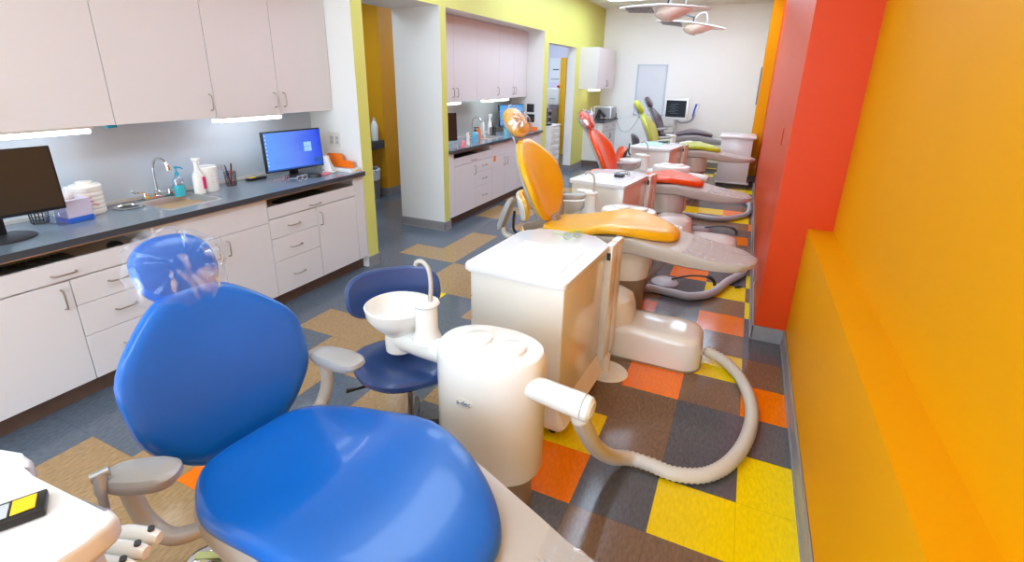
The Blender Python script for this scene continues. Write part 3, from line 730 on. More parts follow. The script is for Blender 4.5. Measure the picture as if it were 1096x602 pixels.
# doorway things
def drawer_cart():
    t = thing('drawer_unit', 'tall narrow white drawer unit in the far doorway', 'drawer unit', (-3.32, 6.72, 0))
    MB().box(-.17, .15, -.24, .24, 0, .84, .005).build('body', PLAST, t)
    MB().box(-.18, .17, -.25, .25, .841, .86, .004).build('top', PLAST, t)
    for q in range(8):
        d = MB().box(.1505, .165, -.225, .225, .04 + q * .098, .13 + q * .098, .004).build('drawer', IVORY, t)
        MB().box(.1655, .175, -.1, .1, .1 + q * .098, .115 + q * .098, .003).build('pull', LGREY, d)
drawer_cart()
t = thing('bottle_rack', 'dark rack of small round bottles standing on the drawer unit in the doorway', 'rack', (-3.225, 6.53, .861))
MB().box(-.05, .05, -.05, .05, 0, .02, .003).build('rack_base', DARK, t)
b = MB()
for q in range(6): b.box(-.05, .05, -.052, .052, .02 + q * .05, .028 + q * .05, .002, 1)
b.build('rack_shelf', DARK, t)
for q in range(5):
    for s in (-1, 1): MB().lathe([(0, 0), (.018, .003), (.018, .03), (0, .036)], (.02, s * .025, .029 + q * .05), n=10).build('bottle', LGREY if (q + s) % 2 else DARK, t)
t = thing('paper_dispenser', 'ivory paper dispenser on the side room end wall beyond the doorway', 'dispenser', (-4.10, 9.199, 1.06))
MB().box(-.14, .13, -.16, 0, 0, .36, .03, 3).build('housing', IVORY, t); MB().box(-.07, .06, -.165, -.1605, .12, .15, .002, 1).build('window_slot', LGREY, t)
t = thing('notice', 'white notice sheet above the dispenser in the side room', 'notice', (-4.11, 9.199, 1.78))
MB().box(-.13, .12, -.008, 0, -.24, .24).build('sheet', WPAPER, t); MB().box(-.06, .08, -.0095, -.0082, .0, .02).build('printed_line', DARK, t); MB().box(-.10, .09, -.0095, -.0082, -.2, -.17).build('printed_footer', LGREY, t)
b = MB(); b.box(-4.03, -3.99, 9.1, 9.198, 1.425, 1.47, .004); tag(b.build('small_box', REDP), 'small red box on top of the side room dispenser', 'box')
struct(MB().box(-3.985, -3.86, 9.15, 9.199, 0, 2.03).build('trim_2', mat('amber_door_trim', srgb(250, 185, 20), .45)))
o = MB().box(-4.7, -3.99, 8.75, 9.198, 0, .98, .008).build('storage_cabinet', mat('brown_grey_unit', srgb(120, 106, 98), .5)); tag(o, 'brown-grey floor cabinet beyond the doorway', 'cabinet')

# ------------------------------------------------------------------ far corner things
t = thing('countertop_sterilizer', 'pale grey boxy sterilizer on the far corner worktop', 'appliance', (-2.82, 8.66, .8625))
MB().box(-.19, .17, -.2, .2, .01, .24, .01).build('housing', PLAST, t); MB().box(-.15, .15, -.202, -.2, .03, .22).build('side_panel', mat('silver_panel', srgb(160, 160, 164), .4), t)
MB().box(.1705, .18, -.18, .18, .03, .22, .004).build('door_panel', mat('silver_panel', srgb(160, 160, 164), .4), t)
t = thing('countertop_device', 'black angular device on the far corner worktop', 'device', (-2.80, 8.22, .862), .3)
b = MB(); b.box(-.09, .1, -.09, .09, 0, .03, .008); b.build('base', BLACK, t)
b = MB(); b.tube([(-.04, 0, .02), (-.02, 0, .2)], [.05, .02], 10); b.build('arm', BLACK, t); b = MB(); b.tube([(-.02, 0, .19), (.1, 0, .06)], [.022, .035], 10); b.build('head', BLACK, t)
t = pump_bottle('white pump bottle with a magenta label on the far corner worktop', -2.93, 8.06, .05, .24, PLAST, PLAST)
MB().box(.049, .052, -.03, .03, .05, .11).build('label_patch', PINK, t)
b = MB(); b.box(-3.0, -2.92, 7.95, 8.0, .862, 1.04, .004); tag(b.build('glove_box', mat('pale_blue_box', srgb(120, 160, 205), .5)), 'blue and white carton at the near end of the far corner worktop', 'carton')
b = MB(); b.lathe([(0, 0), (.03, 0), (.03, .14), (0, .15)], (-2.96, 8.13, .862), n=14); tag(b.build('white_bottle', PLAST), 'white bottle behind the pump bottle on the far corner worktop', 'bottle')
# white board on back wall
t = thing('whiteboard', 'pale grey framed board on the back wall behind the lime chair', 'board', (-2.03, 8.997, 1.42))
MB().box(-.27, .27, -.012, 0, -.46, .46).build('panel', mat('pale_board', srgb(226, 228, 234), .4), t)
b = MB()
for bx in ((-.29, -.26, -.48, .48), (.26, .29, -.48, .48)): b.box(bx[0], bx[1], -.02, 0, bx[2], bx[3])
b.box(-.29, .29, -.02, 0, .46, .48); b.box(-.29, .29, -.02, 0, -.48, -.46); b.build('frame', mat('pale_blue_frame', srgb(200, 210, 226), .4), t)
t = thing('wall_picture', 'narrow framed picture on the yellow end of the right wall', 'picture', (-.101, 8.45, 1.55))
MB().box(-.02, 0, -.35, .35, -.3, .3).build('frame', mat('blue_grey_frame', srgb(110, 130, 165), .4), t); MB().box(-.022, -.0205, -.3, .3, -.26, .26).build('print', mat('orange_print', srgb(225, 120, 60), .5), t)
b = MB(); b.box(.045, .0495, 2.50, 2.60, 1.20, 1.32, .003, 1); tag(b.build('switch_plate', ORG), 'orange painted switch plate on the side of the orange wall', 'switch plate')

# ------------------------------------------------------------------ dental chairs
def Hf(x): return .092 * math.exp(-((x - .54) / (.24 if x < .54 else .44)) ** 2) - .022 * x / 1.4
WS = lerpf([(0, .235), (.25, .275), (.5, .275), (.92, .23)])
def seat_outline(n=72, L=.90):
    o = []
    for q in range(n):
        tq = 2 * PI * q / n; c_, s_ = math.cos(tq), math.sin(tq); ex = 2.7 if c_ > 0 else 4.2
        x, y = math.copysign(abs(c_) ** (2 / ex), c_), math.copysign(abs(s_) ** (2 / ex), s_)
        xx = L / 2 + x * L / 2
        e = 1.0
        o.append((xx, y * WS(xx) * e * (1 - .12 * max(0, (xx - .6) / .33) ** 2)))
    return o
WPm = lerpf([(-.05, .20), (.15, .265), (.7, .265), (1.05, .21), (1.38, .19)])
DP = lerpf([(-.03, .7), (.2, 1.7), (.8, 1.6), (1.36, .75)])
def plate_outline(n=72, x0=-.035, x1=1.36):
    o = []; L = x1 - x0
    for x, y in sup(1, 1, n, 5.0):
        xx = x0 + L / 2 + x * L / 2; o.append((xx, y * WPm(xx)))
    # rounded tip
    out = []
    for x, y in o:
        if x > x1 - .11:
            tt = (x - (x1 - .11)) / .11; y *= math.sqrt(max(0, 1 - tt * tt * .97))
        out.append((x, y))
    return out
def dchair(label, loc, rz, h, vinyl, shell, A=68, wrap=True, foot_wrap=True, near_arm='out', skirt=BROWNP, headcol=None, far_arm='down', vb=None, bdx=0, bdz=0, hs=.70, hw=.105, hz=0, bl=.60):
    t = thing('dental_chair', label, 'dental chair', loc, rz, None)
    # shell plate
    def wp(p, sc):
        k = 1.0 if p.z > .02 else 1.0
        return (p.x, p.y, h + Hf(p.x) + (p.z * DP(p.x) if p.z < 0 else p.z))
    ol = plate_outline()
    MB().pad(ol, [(.15, -.045), (.6, -.058), (.90, -.057), (.97, -.048), (.993, -.03), (1.0, -.014), (1.0, .004), (.985, .012), (.9, .0135), (.7, .0135), (.4, .0135), (.1, .0135)], wp, (.66, 0)).build('seat_shell', shell, t)
    so = seat_outline()
    s = MB(); s.pad(so, [(.2, .014), (.9, .014), (.975, .018), (1.0, .034), (.995, .048), (.965, .060), (.9, .066), (.75, .067), (.5, .064), (.25, .062), (.05, .061)], wp, (.44, 0))
    s.build('seat_cushion', vinyl, t)
    if foot_wrap:
        po = [(x, y) for x, y in ol if x > .9]
        b = MB(); rings = []
        for q in range(26):
            x = .95 + q * .0155; w = WPm(x) * .985
            if x > 1.22: w *= math.sqrt(max(0.02, 1 - ((x - 1.22) / .15) ** 2 * .95))
            zt = h + Hf(x) + .0165 + (.004 if q % 3 == 0 else 0)
            rings.append([(x + .02 * (1 - (yy / w) ** 2) , yy, zt - .004 * (yy / w) ** 2) for yy in [w * (-1 + 2 * c / 12) for c in range(13)]])
        b.loft(rings, caps=False, closed=False)
        hx = 1.365; hz_ = h + Hf(1.36)
        b.loft([[(hx + .004 * math.sin(c * 1.3), -.05 + .1 * c / 8, hz_ + .012) for c in range(9)], [(hx + .012 * math.sin(c * 1.7), -.045 + .085 * c / 8, hz_ - .05) for c in range(9)], [(hx + .01 * math.sin(c * 2.1 + 1), -.02 + .045 * c / 8, hz_ - .14 - .02 * (c % 3)) for c in range(9)]], caps=False, closed=False)
        b.build('foot_cover', WRAP, t)
    # backrest: local s axis along height, pad normal toward +x
    a = math.radians(A); Mb = Matrix.Translation((-.075 + bdx, 0, h - .005 + bdz)) @ Matrix(((math.cos(a) * -1, 0, math.sin(a), 0), (0, 1, 0, 0), (math.sin(a), 0, math.cos(a), 0), (0, 0, 0, 1)))
    # columns: local x -> up the back, local z -> outward (+x)
    L = bl; wb = lerpf([(0, .225), (.37 * L, .275), (.6 * L, .278), (L, .195)])
    ob = []
    for x, y in sup(1, 1, 64, 2.55):
        xx = L / 2 + x * L / 2; ob.append((xx, y * wb(xx)))
    def wbk(p, sc):
        return (p.x, p.y, p.z + .35 * p.y * p.y + .03 * math.sin(PI * p.x / L))
    s = MB(Mb); s.pad(ob, [(.3, -.012), (.93, -.012), (.985, -.006), (1.0, .008), (.99, .024), (.95, .034), (.85, .038), (.65, .036), (.4, .033), (.1, .032)], wbk, (.3, 0)); s.build('backrest', vinyl, t)
    s = MB(Mb); s.pad(ob, [(.2, -.05), (.7, -.047), (.9, -.038), (.955, -.02), (.955, -.0125)], wbk, (.3, 0)); bs = s.build('back_shell', vb or shell, t)
    b = MB(); b.box(-.03, .03, -.045, .045, -.16, .12, .012, M=Mb @ Matrix.Translation((0, 0, -.05))); b.build('back_bracket', skirt, t)
    # headrest
    Mh = Mb @ Matrix.Translation((hs, 0, -.005 + hz)) @ Matrix.Rotation(math.radians(10), 4, 'Y')
    oh = sup(.108, hw * 1.08, 44, 2.4)
    def wh(p, sc): return (p.x, p.y, p.z + .6 * p.y * p.y)
    s = MB(Mh); s.pad(oh, [(.3, -.02), (.9, -.018), (1.0, .0), (1.0, .018), (.94, .034), (.8, .044), (.5, .05), (.2, .052)], wh); s.build('headrest', headcol or vinyl, t)
    s = MB(Mh); s.pad(sup(.09, .1, 32, 2.4), [(.3, -.05), (.85, -.045), (1, -.03), (1, -.0205)], wh); hb = s.build('headrest_bracket', STEEL, t)
    b = MB(Mb); b.box(.54, .70, -.03, .03, -.05, -.035, .004); b.build('headrest_bar', STEEL, t)
    if wrap:
        s = MB(Mh); random.seed(5); rings = []
        for sc, z in [(.4, -.062), (.9, -.058), (1.1, -.04), (1.16, .0), (1.12, .04), (1.0, .062), (.7, .07), (.3, .072)]:
            r = []
            for q, (x, y) in enumerate(oh):
                j = 1 + .04 * math.sin(q * 1.7) + .035 * math.sin(q * .6 + 2)
                X, Y = x * sc * j, y * sc * j
                if x < -.05 and z < .05: X *= 1.18
                r.append((X, Y, z + .5 * Y * Y + .004 * math.sin(q * 2.3)))
            rings.append(r)
        s.loft(rings); s.build('headrest_wrap', WRAP, t)
    # lift column
    zt = h - .04
    b = MB(); b.lathe([(.0, zt - .20), (.178, zt - .20), (.183, zt - .19), (.183, zt - .03), (.16, zt + .06), (0, zt + .06)], (.55, 0, 0), n=36, sy=.9); b.build('column_cover', PLAST if shell is not BEIGE else IVORY, t)
    b = MB(); b.lathe([(.0, .03), (.16, .03), (.16, zt - .2005), (.0, zt - .2005)], (.55, 0, 0), n=36, sy=.9); b.build('lift_column', skirt, t)
    b = MB(); b.prism(rrect(.2, .82, -.155, .155, .1), 0, .03, .01, 2); b.build('base_plate', mat('dark_taupe_base', srgb(96, 84, 76), .5), t)
    # arms
    for s, mode in ((1, far_arm), (-1, near_arm)):
        if mode is None: continue
        if mode == 'down':
            path = [(-.0, s * .2, h - .03), (-.03, s * .275, h - .03), (-.03, s * .31, h + .03), (-.03, s * .315, h + .09), (-.05, s * .315, h + .145)]
            Mp = Matrix.Translation((.03, s * .315, h + .165)) @ Matrix.Rotation(-.12, 4, 'Y')
        elif mode == 'out':
            path = [(.16, s * .2, h - .03), (.11, s * .29, h - .035), (.04, s * .32, h + .0), (-.01, s * .325, h + .07), (-.03, s * .325, h + .135)]
            Mp = Matrix.Translation((.065, s * .315, h + .162)) @ Matrix.Rotation(math.radians(40), 4, 'Z')
        else:  # swung up
            path = [(.10, s * .2, h - .03), (.0, s * .27, h - .03), (-.12, s * .28, h - .03), (-.2, s * .28, h - .01), (-.22, s * .28, h + .04)]
            Mp = Matrix.Translation((-.205, s * .28, h + .13)) @ Matrix.Rotation(math.radians(-68), 4, 'Y')
        b = MB(); b.tube(cr(path, 6), .02, 12, sx=1.2); ar = b.build('arm_support', BEIGE, t)
        b = MB(Mp); rr = .13 if mode != 'out' else .092; b.pad(sup(rr, .048, 32, 2.6), [(.5, -.022), (.9, -.018), (1, -.004), (.98, .01), (.85, .019), (.5, .022), (.1, .023)], lambda p, sc: (p.x, p.y * (1 + 1.2 * (p.x + .05)), p.z)); b.build('armrest', GREYP, t)
    return t
dchair('large blue dental chair in the foreground with a film-wrapped headrest', (-1.46, -.695, 0), math.radians(-7), .50, VBLUE, BEIGE, A=70, bdx=.02, bdz=-.035, hs=.625, bl=.565, hw=.11, hz=-.02)
dchair('yellow dental chair with its near armrest swung upright behind the near cart', (-1.37, 1.70, 0), math.radians(-2), .61, VYEL, BEIGE, A=66, near_arm='up', bdx=.085, bdz=.06, hs=.72)
dchair('orange-red dental chair, third in the row, with film over its headrest', (-1.40, 3.85, 0), 0, .55, VRED, BEIGE, A=63, bdx=.02, bdz=.02, near_arm='down')
dchair('lime green dental chair, fourth in the row', (-1.38, 6.3, 0), 0, .60, VGRN, BEIGE, A=65, bdx=.05, bdz=.0, wrap=False, near_arm='down')
dchair('dark plum dental chair farthest away by the back wall', (-1.62, 8.2, 0), 0, .62, VPUR, GREYP, A=66, bdx=.08, bdz=-.03, wrap=False, near_arm='down', foot_wrap=False)

# ------------------------------------------------------------------ cuspidor towers
def text_mesh(s, size, M, m, parent, name='printed_mark'):
    cu = bpy.data.curves.new(name, 'FONT'); cu.body = s; cu.size = size; cu.extrude = .0006; cu.align_x = 'CENTER'; cu.align_y = 'CENTER'
    ob = bpy.data.objects.new('tmp_text', cu); col.objects.link(ob)
    dg = bpy.context.evaluated_depsgraph_get(); me = bpy.data.meshes.new_from_object(ob.evaluated_get(dg))
    col.objects.unlink(ob); bpy.data.objects.remove(ob)
    me.transform(M); me.materials.clear(); me.materials.append(m)
    o = bpy.data.objects.new(name, me); col.objects.link(o); o.parent = parent; return o
def tower(label, loc, rz=0, top=.70, group=None):
    t = thing('cuspidor_tower', label, 'dental cuspidor', loc, rz)
    b = MB(); ou = sup(.208, .15, 48, 2.25)
    b.pad(ou, [(.9, .20), (.97, .202), (1, .215), (1, top - .04), (.985, top - .018), (.94, top - .004), (.85, top + .002), (.5, top + .008), (.1, top + .01)]); b.build('body', PLAST, t)
    MB().pad(sup(.17, .12, 40, 2.2), [(1, .0), (1, .2)]).build('pedestal', BROWNP, t)
    for x, y in ((-.055, .0), (.085, -.01)):
        MB().lathe([(.0, 0), (.055, 0), (.055, .012), (.048, .017), (0, .018)], (x, y, top + .004), n=28).build('lid', PLAST, t)
    # suction arm
    b = MB(); b.tube([(.13, -.05, top - .09), (.22, -.05, top - .097), (.375, -.06, top - .108)], [.038, .043, .045], 20)
    b.tube([(.378, -.0605, top - .1085), (.398, -.062, top - .11), (.408, -.063, top - .111)], [.045, .042, .03], 20); b.build('suction_arm', PLAST, t)
    # bowl support arm
    b = MB(); b.tube(cr([(-.15, .02, top - .1), (-.3, .05, top - .12), (-.47, .08, top - .13)], 6), .05, 16, sx=1.0)
    b.build('support_arm', PLAST, t)
    b = MB(); b.lathe([(0, -.09), (.06, -.09), (.062, -.04), (.06, -.01), (.10, .03), (.132, .075), (.138, .115), (.132, .118), (.12, .08), (.085, .045), (.03, .038), (0, .036)], (-.485, .09, top - .10), n=40); b.build('bowl', PLAST, t)
    b = MB(); b.lathe([(0, -.05), (.062, -.05), (.055, -.03), (.045, 0), (.045, .1), (.055, .112), (.05, .122), (0, .124)], (-.315, .05, top - .035), n=28); b.build('faucet_post', PLAST, t)
    b = MB(); b.pad(sup(.07, .035, 24, 2.2, -.05, 0), [(.9, 0), (1, .006), (.95, .014), (.6, .018)]); b.bm.transform(Matrix.Translation((-.315, .055, top + .08))); b.build('rinse_cover', PLAST, t)
    b = MB(); b.tube(cr([(-.295, .05, top + .085), (-.295, .06, top + .15), (-.31, .07, top + .21), (-.345, .08, top + .235), (-.37, .08, top + .23), (-.378, .08, top + .215)], 6), .009, 10); b.build('spout', BEIGE, t)
    return t
tw = tower('white cuspidor tower with bowl beside the blue chair, logo oval on its front', (-.915, -.10, 0), 0)
# logo oval on first tower
Ml = Matrix.Translation((-.03, -.1515, .535)) @ Matrix.Rotation(PI / 2, 4, 'X')
b = MB(Ml); b.lathe([(0, 0), (.036, 0), (.036, .002), (.033, .003), (0, .003)], n=32, sy=.55); b.build('badge', mat('ivory_badge', srgb(232, 230, 220), .3), tw)
text_mesh('a-dec', .026, Ml @ Matrix.Translation((0, 0, .0035)), mat('blue_badge_print', srgb(40, 95, 150), .5), tw, 'badge_lettering')
tower('white cuspidor tower behind the yellow chair seat', (-.90, 2.15, 0))
tower('white cuspidor tower behind the red chair seat', (-.90, 4.40, 0))
tower('white cuspidor tower behind the lime chair seat', (-.92, 6.85, 0))

# ------------------------------------------------------------------ suction hoses
def hose(label, pts, m=HOSE, r=.031, rib=True):
    P = cr(pts, 40); 
    # resample
    out = [P[0]]; step = .0115 if rib else .02; acc = 0
    for a, b_ in zip(P[:-1], P[1:]):
        d = (b_ - a).length; 
        while acc + d >= step:
            f = (step - acc) / d; a = a + (b_ - a) * f; out.append(a.copy()); d = (b_ - a).length; acc = 0
        acc += d
    rs = [r + (.0024 if (q % 2) else -.003) if rib else r for q in range(len(out))]
    b = MB(); b.tube(out, rs, 14); o = b.build('suction_hose', m, sharp=180); return tag(o, label, 'hose')
hose('ivory ribbed suction hose looping over the bright tiles from the near cuspidor tower', [(-.555, -.145, .54), (-.548, -.07, .43), (-.535, .06, .26), (-.50, .22, .10), (-.44, .32, .036), (-.35, .325, .034), (-.25, .315, .034), (-.13, .365, .034), (-.038, .49, .034), (.03, .70, .034), (.05, .95, .034), (.0, 1.2, .034), (-.10, 1.36, .045), (-.22, 1.42, .06)])
hose('pale grey suction hose looping on the tiles beyond the yellow chair', [(-.54, 2.09, .50), (-.58, 2.11, .40), (-.70, 2.16, .2), (-.76, 2.24, .06), (-.68, 2.30, .034), (-.5, 2.28, .034), (-.388, 2.28, .034), (-.25, 2.42, .034), (-.14, 2.75, .034), (-.04, 3.0, .034), (-.02, 3.25, .034), (-.04, 3.38, .05), (-.095, 3.42, .07)], HOSEG, rib=False)
hose('pale grey suction hose looping on the tiles beyond the red chair', [(-.54, 4.34, .50), (-.60, 4.42, .38), (-.78, 4.62, .18), (-.82, 4.8, .06), (-.66, 4.86, .034), (-.33, 4.84, .034), (-.05, 5.2, .034), (.0, 5.7, .034), (-.07, 6.1, .034), (-.25, 6.25, .05)], HOSEG, rib=False)

# ------------------------------------------------------------------ floor junction boxes
def fbox(label, x, y, rz=0):
    t = thing('junction_box', label, 'floor box', (x, y, 0), rz)
    ou = rrect(-.08, .52, -.17, .17, .11, 8)
    MB().pad(ou, [(1.0, .012), (1.0, .05), (.99, .10), (.97, .165), (.93, .19), (.85, .202), (.6, .206), (.2, .207)], None, (.2, 0)).build('cover', IVORY, t)
    MB().pad(ou, [(1.01, .0), (1.015, .011)], None, (.2, 0)).build('floor_flange', mat('tan_gasket', srgb(160, 140, 116), .5), t)
    MB().pad(rrect(-.28, .10, -.165, .165, .12, 8), [(1, .012), (1, .22), (.96, .29), (.86, .34), (.6, .37), (.2, .375)], None).build('hump', IVORY, t)
    MB().lathe([(0, 0), (.012, 0), (.012, .004), (0, .005)], (.0, -.17, .08), n=12, M=Matrix.Rotation(PI / 2, 4, 'X')).build('screw_cap', LGREY, t)
    MB().lathe([(0, 0), (.17, 0), (.165, .012), (0, .014)], (-.24, -.13, 0), n=32).build('floor_disc', PLAST, t)
    return t
fbox('ivory floor box with rounded hump in front of the yellow chair column', -.75, 1.36, 0)
fbox('ivory floor box under the red chair foot', -.62, 3.44, 0)
# foot controls
def foot_control(label, x, y, rz):
    t = thing('foot_control', label, 'foot pedal', (x, y, 0), rz)
    MB().lathe([(0, 0), (.11, 0), (.11, .012), (.09, .03), (.04, .04), (0, .042)], n=32).build('disc', LGREY, t)
    b = MB(); b.tube(cr([(.05, 0, .04), (.2, .02, .08), (.33, .0, .09), (.38, .0, .06), (.39, -.02, .03)], 6), [.008] * 12 + [.014] * 13, 8); b.build('lever', BLACK, t)
foot_control('grey disc foot control with black lever under the yellow chair foot', -.62, 2.55, .2)
foot_control('disc foot control with black lever under the red chair foot', -.5, 4.35, -.2)
t = thing('foot_control', 'shiny chrome domed foot control with grey base under the near corner of the blue seat', 'foot pedal', (-1.56, -.80, 0), .5)
MB().box(-.02, .28, -.10, .10, 0, .05, .012).build('base', LGREY, t)
MB().lathe([(0, 0), (.085, 0), (.09, .02), (.08, .06), (.05, .085), (0, .095)], (-.06, 0, 0), n=32).build('dome', CHROME, t)
b = MB(); b.box(-.09, .01, -.012, .012, .093, .10, .003); b.build('guard', mat('pale_lime_strip', srgb(205, 210, 140), .4), t)
# cable on the back wall, clip on floor
b = MB(); b.tube(cr([(-2.62, 8.9, .80), (-2.55, 8.985, .62), (-2.40, 8.99, .60), (-2.26, 8.985, .78), (-2.2, 8.98, .95)], 8), .006, 6); tag(b.build('power_cord', LGREY), 'thin grey cord drooping against the back wall beside the far corner cabinet', 'cord')
b = MB(Matrix.Translation((-.065, 2.72, 0)) @ Rz(.4)); b.box(-.02, .02, -.012, .012, 0, .02, .004); b.box(-.012, .03, -.02, -.006, .008, .028, .004)
tag(b.build('clip', DARK), 'small dark clip lying on the tiles near the orange wall under the yellow chair foot', 'clip')

# ------------------------------------------------------------------ carts
def cart(label, loc, rz=0, w=.47, d=.57, h=.80, panel=True, group=None, body=IVORY):
    """origin at near-left floor corner, x width, y depth"""
    t = thing('supply_cart', label, 'cart', loc, rz)
    MB().box(0, w, 0, d, .09, h - .035, .008).build('body', body, t)
    b = MB(); b.loft([zr(rrect(-.015, w + .03, -.015, d + .02, .03), .045), zr(rrect(-.02, w + .04, -.02, d + .03, .035), .06), zr(rrect(-.018, w + .03, -.018, d + .02, .03), .08), zr(rrect(.0, w, .0, d, .01), .15)]); b.build('plinth', body, t)
    top = [(-.03, -.025), (w + .015, -.025), (w + .015, d + .02), (w - .12, d + .14), (.07, d + .12), (-.03, d + .02)]
    # round the corners
    b = MB(); rp = []
    n = len(top)
    for i in range(n):
        p, q, r_ = Vector(top[i - 1]), Vector(top[i]), Vector(top[(i + 1) % n])
        a = q + (p - q).normalized() * .03; c = q + (r_ - q).normalized() * .03
        for kk in range(5):
            u = kk / 4; rp.append(tuple((1 - u) ** 2 * a + 2 * u * (1 - u) * q + u * u * c))
    b.prism(rp, h - .033, h, .008, 3); tp = b.build('top', CARTTOP, t)
    b = MB(); b.box(.07, w - .06, .03, d - .14, h - .0005, h + .0025, .001, 1); b.build('mat', mat('translucent_mat', srgb(240, 240, 244), .25), t)
    zz = [.14, .26, .38, .50, .62, h - .045]
    for q in range(5):
        MB().box(-.016, -.0005, .02, d - .02, zz[q] + .003, zz[q + 1] - .003, .003).build('drawer', body, t)
    for x, y in ((.03, .03), (w - .03, .03), (.03, d - .03), (w - .03, d - .03)):
        b = MB(); b.lathe([(0, -.011), (.022, -.011), (.022, .011), (0, .011)], (x, y, .023), n=16, M=Matrix.Rotation(PI / 2, 4, 'X')); b.build('caster', BLACK, t)
    if panel:
        b = MB(); b.box(w - .012, w + .028, d + .14, d + .24, .10, h - .01, .004); b.box(w - .012, w + .028, d + .035, d + .14, .10, h - .01, .004); b.build('instrument_column', IVORY, t)
        MB().box(w - .0, w + .02, d + .030, d + .0345, h - .09, h - .05).build('slot', DARK, t)
        MB().lathe([(0, 0), (.13, 0), (.12, .008), (0, .01)], (w + .03, d + .1, .0), n=30, sy=.9).build('foot_disc', PLAST, t)
        b = MB(); b.tube([(w + .02, d + .1, .008), (w + .02, d + .1, .11)], .03, 14); b.build('foot_post', PLAST, t)
    return t
cart('cream supply cart with white top between the blue and yellow chairs', (-1.26, .37, 0), math.radians(-3))
cart('cream supply cart between the yellow and red chairs', (-1.50, 2.62, 0), math.radians(-8), h=.79)
cart('cream supply cart between the red and lime chairs', (-1.52, 5.15, 0), math.radians(-8), h=.79, w=.5)
t = thing('supply_cart', 'plain white cart on casters at the far right near the yellow wall', 'cart', (-.53, 7.2, 0))
MB().box(0, .46, 0, .6, .07, .765, .008).build('body', CARTTOP, t); MB().box(-.025, .50, -.03, .63, .767, .8, .008).build('top', CARTTOP, t); MB().box(-.01, .49, -.015, .61, .05, .07, .004).build('plinth', CARTTOP, t)
for x, y in ((.03, .03), (.43, .03), (.03, .57), (.43, .57)): MB().lathe([(0, -.011), (.022, -.011), (.022, .011), (0, .011)], (x, y, .024), n=14, M=Matrix.Rotation(PI / 2, 4, 'X')).build('caster', BLACK, t)
# glasses & remotes on carts
goggles('lime green safety glasses on the near cream cart', -.96, .95, .804, -.6, mat('lime_plastic', srgb(160, 205, 60), .3))
goggles('black goggles on the cart between the yellow and red chairs', -1.12, 3.0, .794, .5, BLACK)
b = MB(); b.box(-1.2, -1.12, 2.86, 2.95, .7935, .82, .006); tag(b.build('small_case', BLACK), 'small black case beside the black goggles', 'case')
goggles('green safety glasses on the cart between the red and lime chairs', -1.15, 5.65, .794, .5, mat('green_plastic', srgb(40, 130, 60), .3))
b = MB(); b.box(-1.45, -1.2, 5.3, 5.7, .7935, .799, .002, 1); tag(b.build('paper_towel', mat('pale_blue_towel', srgb(175, 215, 225), .7)), 'pale blue paper towel on the cart between the red and lime chairs', 'paper towel')
b = MB(); b.box(-1.27, -1.15, 5.72, 5.78, .7935, .812, .004); tag(b.build('small_case', BLACK), 'small black case on the cart beside the lime chair', 'case')

# near left cart: seen from above its far right corner
t = thing('supply_cart', 'cream cart cut off at the lower left corner holding a black gadget', 'cart', (0, 0, 0))
P0 = [(-1.75, -1.78), (-1.14, -1.78), (-1.118, -1.25), (-1.12, -1.21), (-1.135, -1.192), (-1.16, -1.188), (-1.385, -1.225), (-1.405, -1.222), (-1.42, -1.20), (-1.445, -1.188), (-1.48, -1.19), (-1.75, -1.25)]
b = MB(); b.prism(P0, .80, .85, .012, 3); b.build('top', CARTTOP, t)
b = MB(); b.prism([(-1.72, -1.75), (-1.16, -1.75), (-1.14, -1.25), (-1.17, -1.215), (-1.72, -1.285)], .09, .799); b.build('body', IVORY, t)
for x, y in ((-1.66, -1.68), (-1.22, -1.68), (-1.66, -1.34), (-1.22, -1.30)): MB().lathe([(0, -.011), (.022, -.011), (.022, .011), (0, .011)], (x, y, .024), n=14, M=Matrix.Rotation(PI / 2, 4, 'X')).build('caster', BLACK, t)
for x, y in ((-1.66, -1.68), (-1.22, -1.68), (-1.66, -1.34), (-1.22, -1.30)): MB().tube([(x, y, .04), (x, y, .092)], .008, 8).build('caster_stem', STEEL, t)
t = thing('remote_control', 'black gadget with a yellow button and grey window on the near left cart', 'remote', (-1.285, -1.268, .8505), math.radians(0))
Mg = Matrix.Rotation(math.radians(62), 4, 'Z')
b = MB(Mg); b.box(-.13, .035, -.03, .03, 0, .018, .004); b.build('case', BLACK, t)
b = MB(Mg); b.box(-.012, .022, -.02, .02, .0185, .021, .001, 1); b.build('yellow_button', YLW, t)
b = MB(Mg); b.box(-.062, -.016, -.02, .02, .0185, .02, .001, 1); b.build('window', LGREY, t)
# instrument holder with handpieces right of that cart
t = thing('instrument_holder', 'holder with ivory handpieces beside the near left cart', 'instrument holder', (-1.275, -1.125, .575), 0)
for q in range(3):
    b = MB(); x0 = .0 + q * .012; y0 = -.0 - q * .035; b.tube(cr([(-.06 + x0, y0 - .01, .06), (-.02 + x0, y0 + .0, .08), (.05 + x0, y0 + .025, .075)], 4), [.013] * 2 + [.017] * 6 + [.013], 14); hp = b.build('handpiece_holster', PLAST, t)
    b = MB(); b.tube([(.03 + x0, y0 + .02, .088), (.033 + x0, y0 + .022, .099)], .007, 10); b.build('handpiece_tip', DARK, hp)
b = MB(); b.tube([(.06, -.05, .06), (.07, -.06, -.55)], .006, 8); b.build('hose', mat('tan_tube', srgb(176, 140, 90), .4), t)
b = MB(); b.tube([(-.02, -.04, -.55), (-.02, -.02, .06)], .018, 10); b.build('post', BEIGE, t)
b = MB(); b.tube(cr([(-.18, .03, .04), (-.185, .035, .09), (-.20, .045, .125)], 4), [.010] * 4 + [.014] * 5, 10); b.tube([(-.21, .03, .122), (-.195, .065, .126)], .012, 10); b.tube([(-.07, .0, .05), (-.18, .03, .045)], .009, 8); b.build('syringe', STEEL, t)
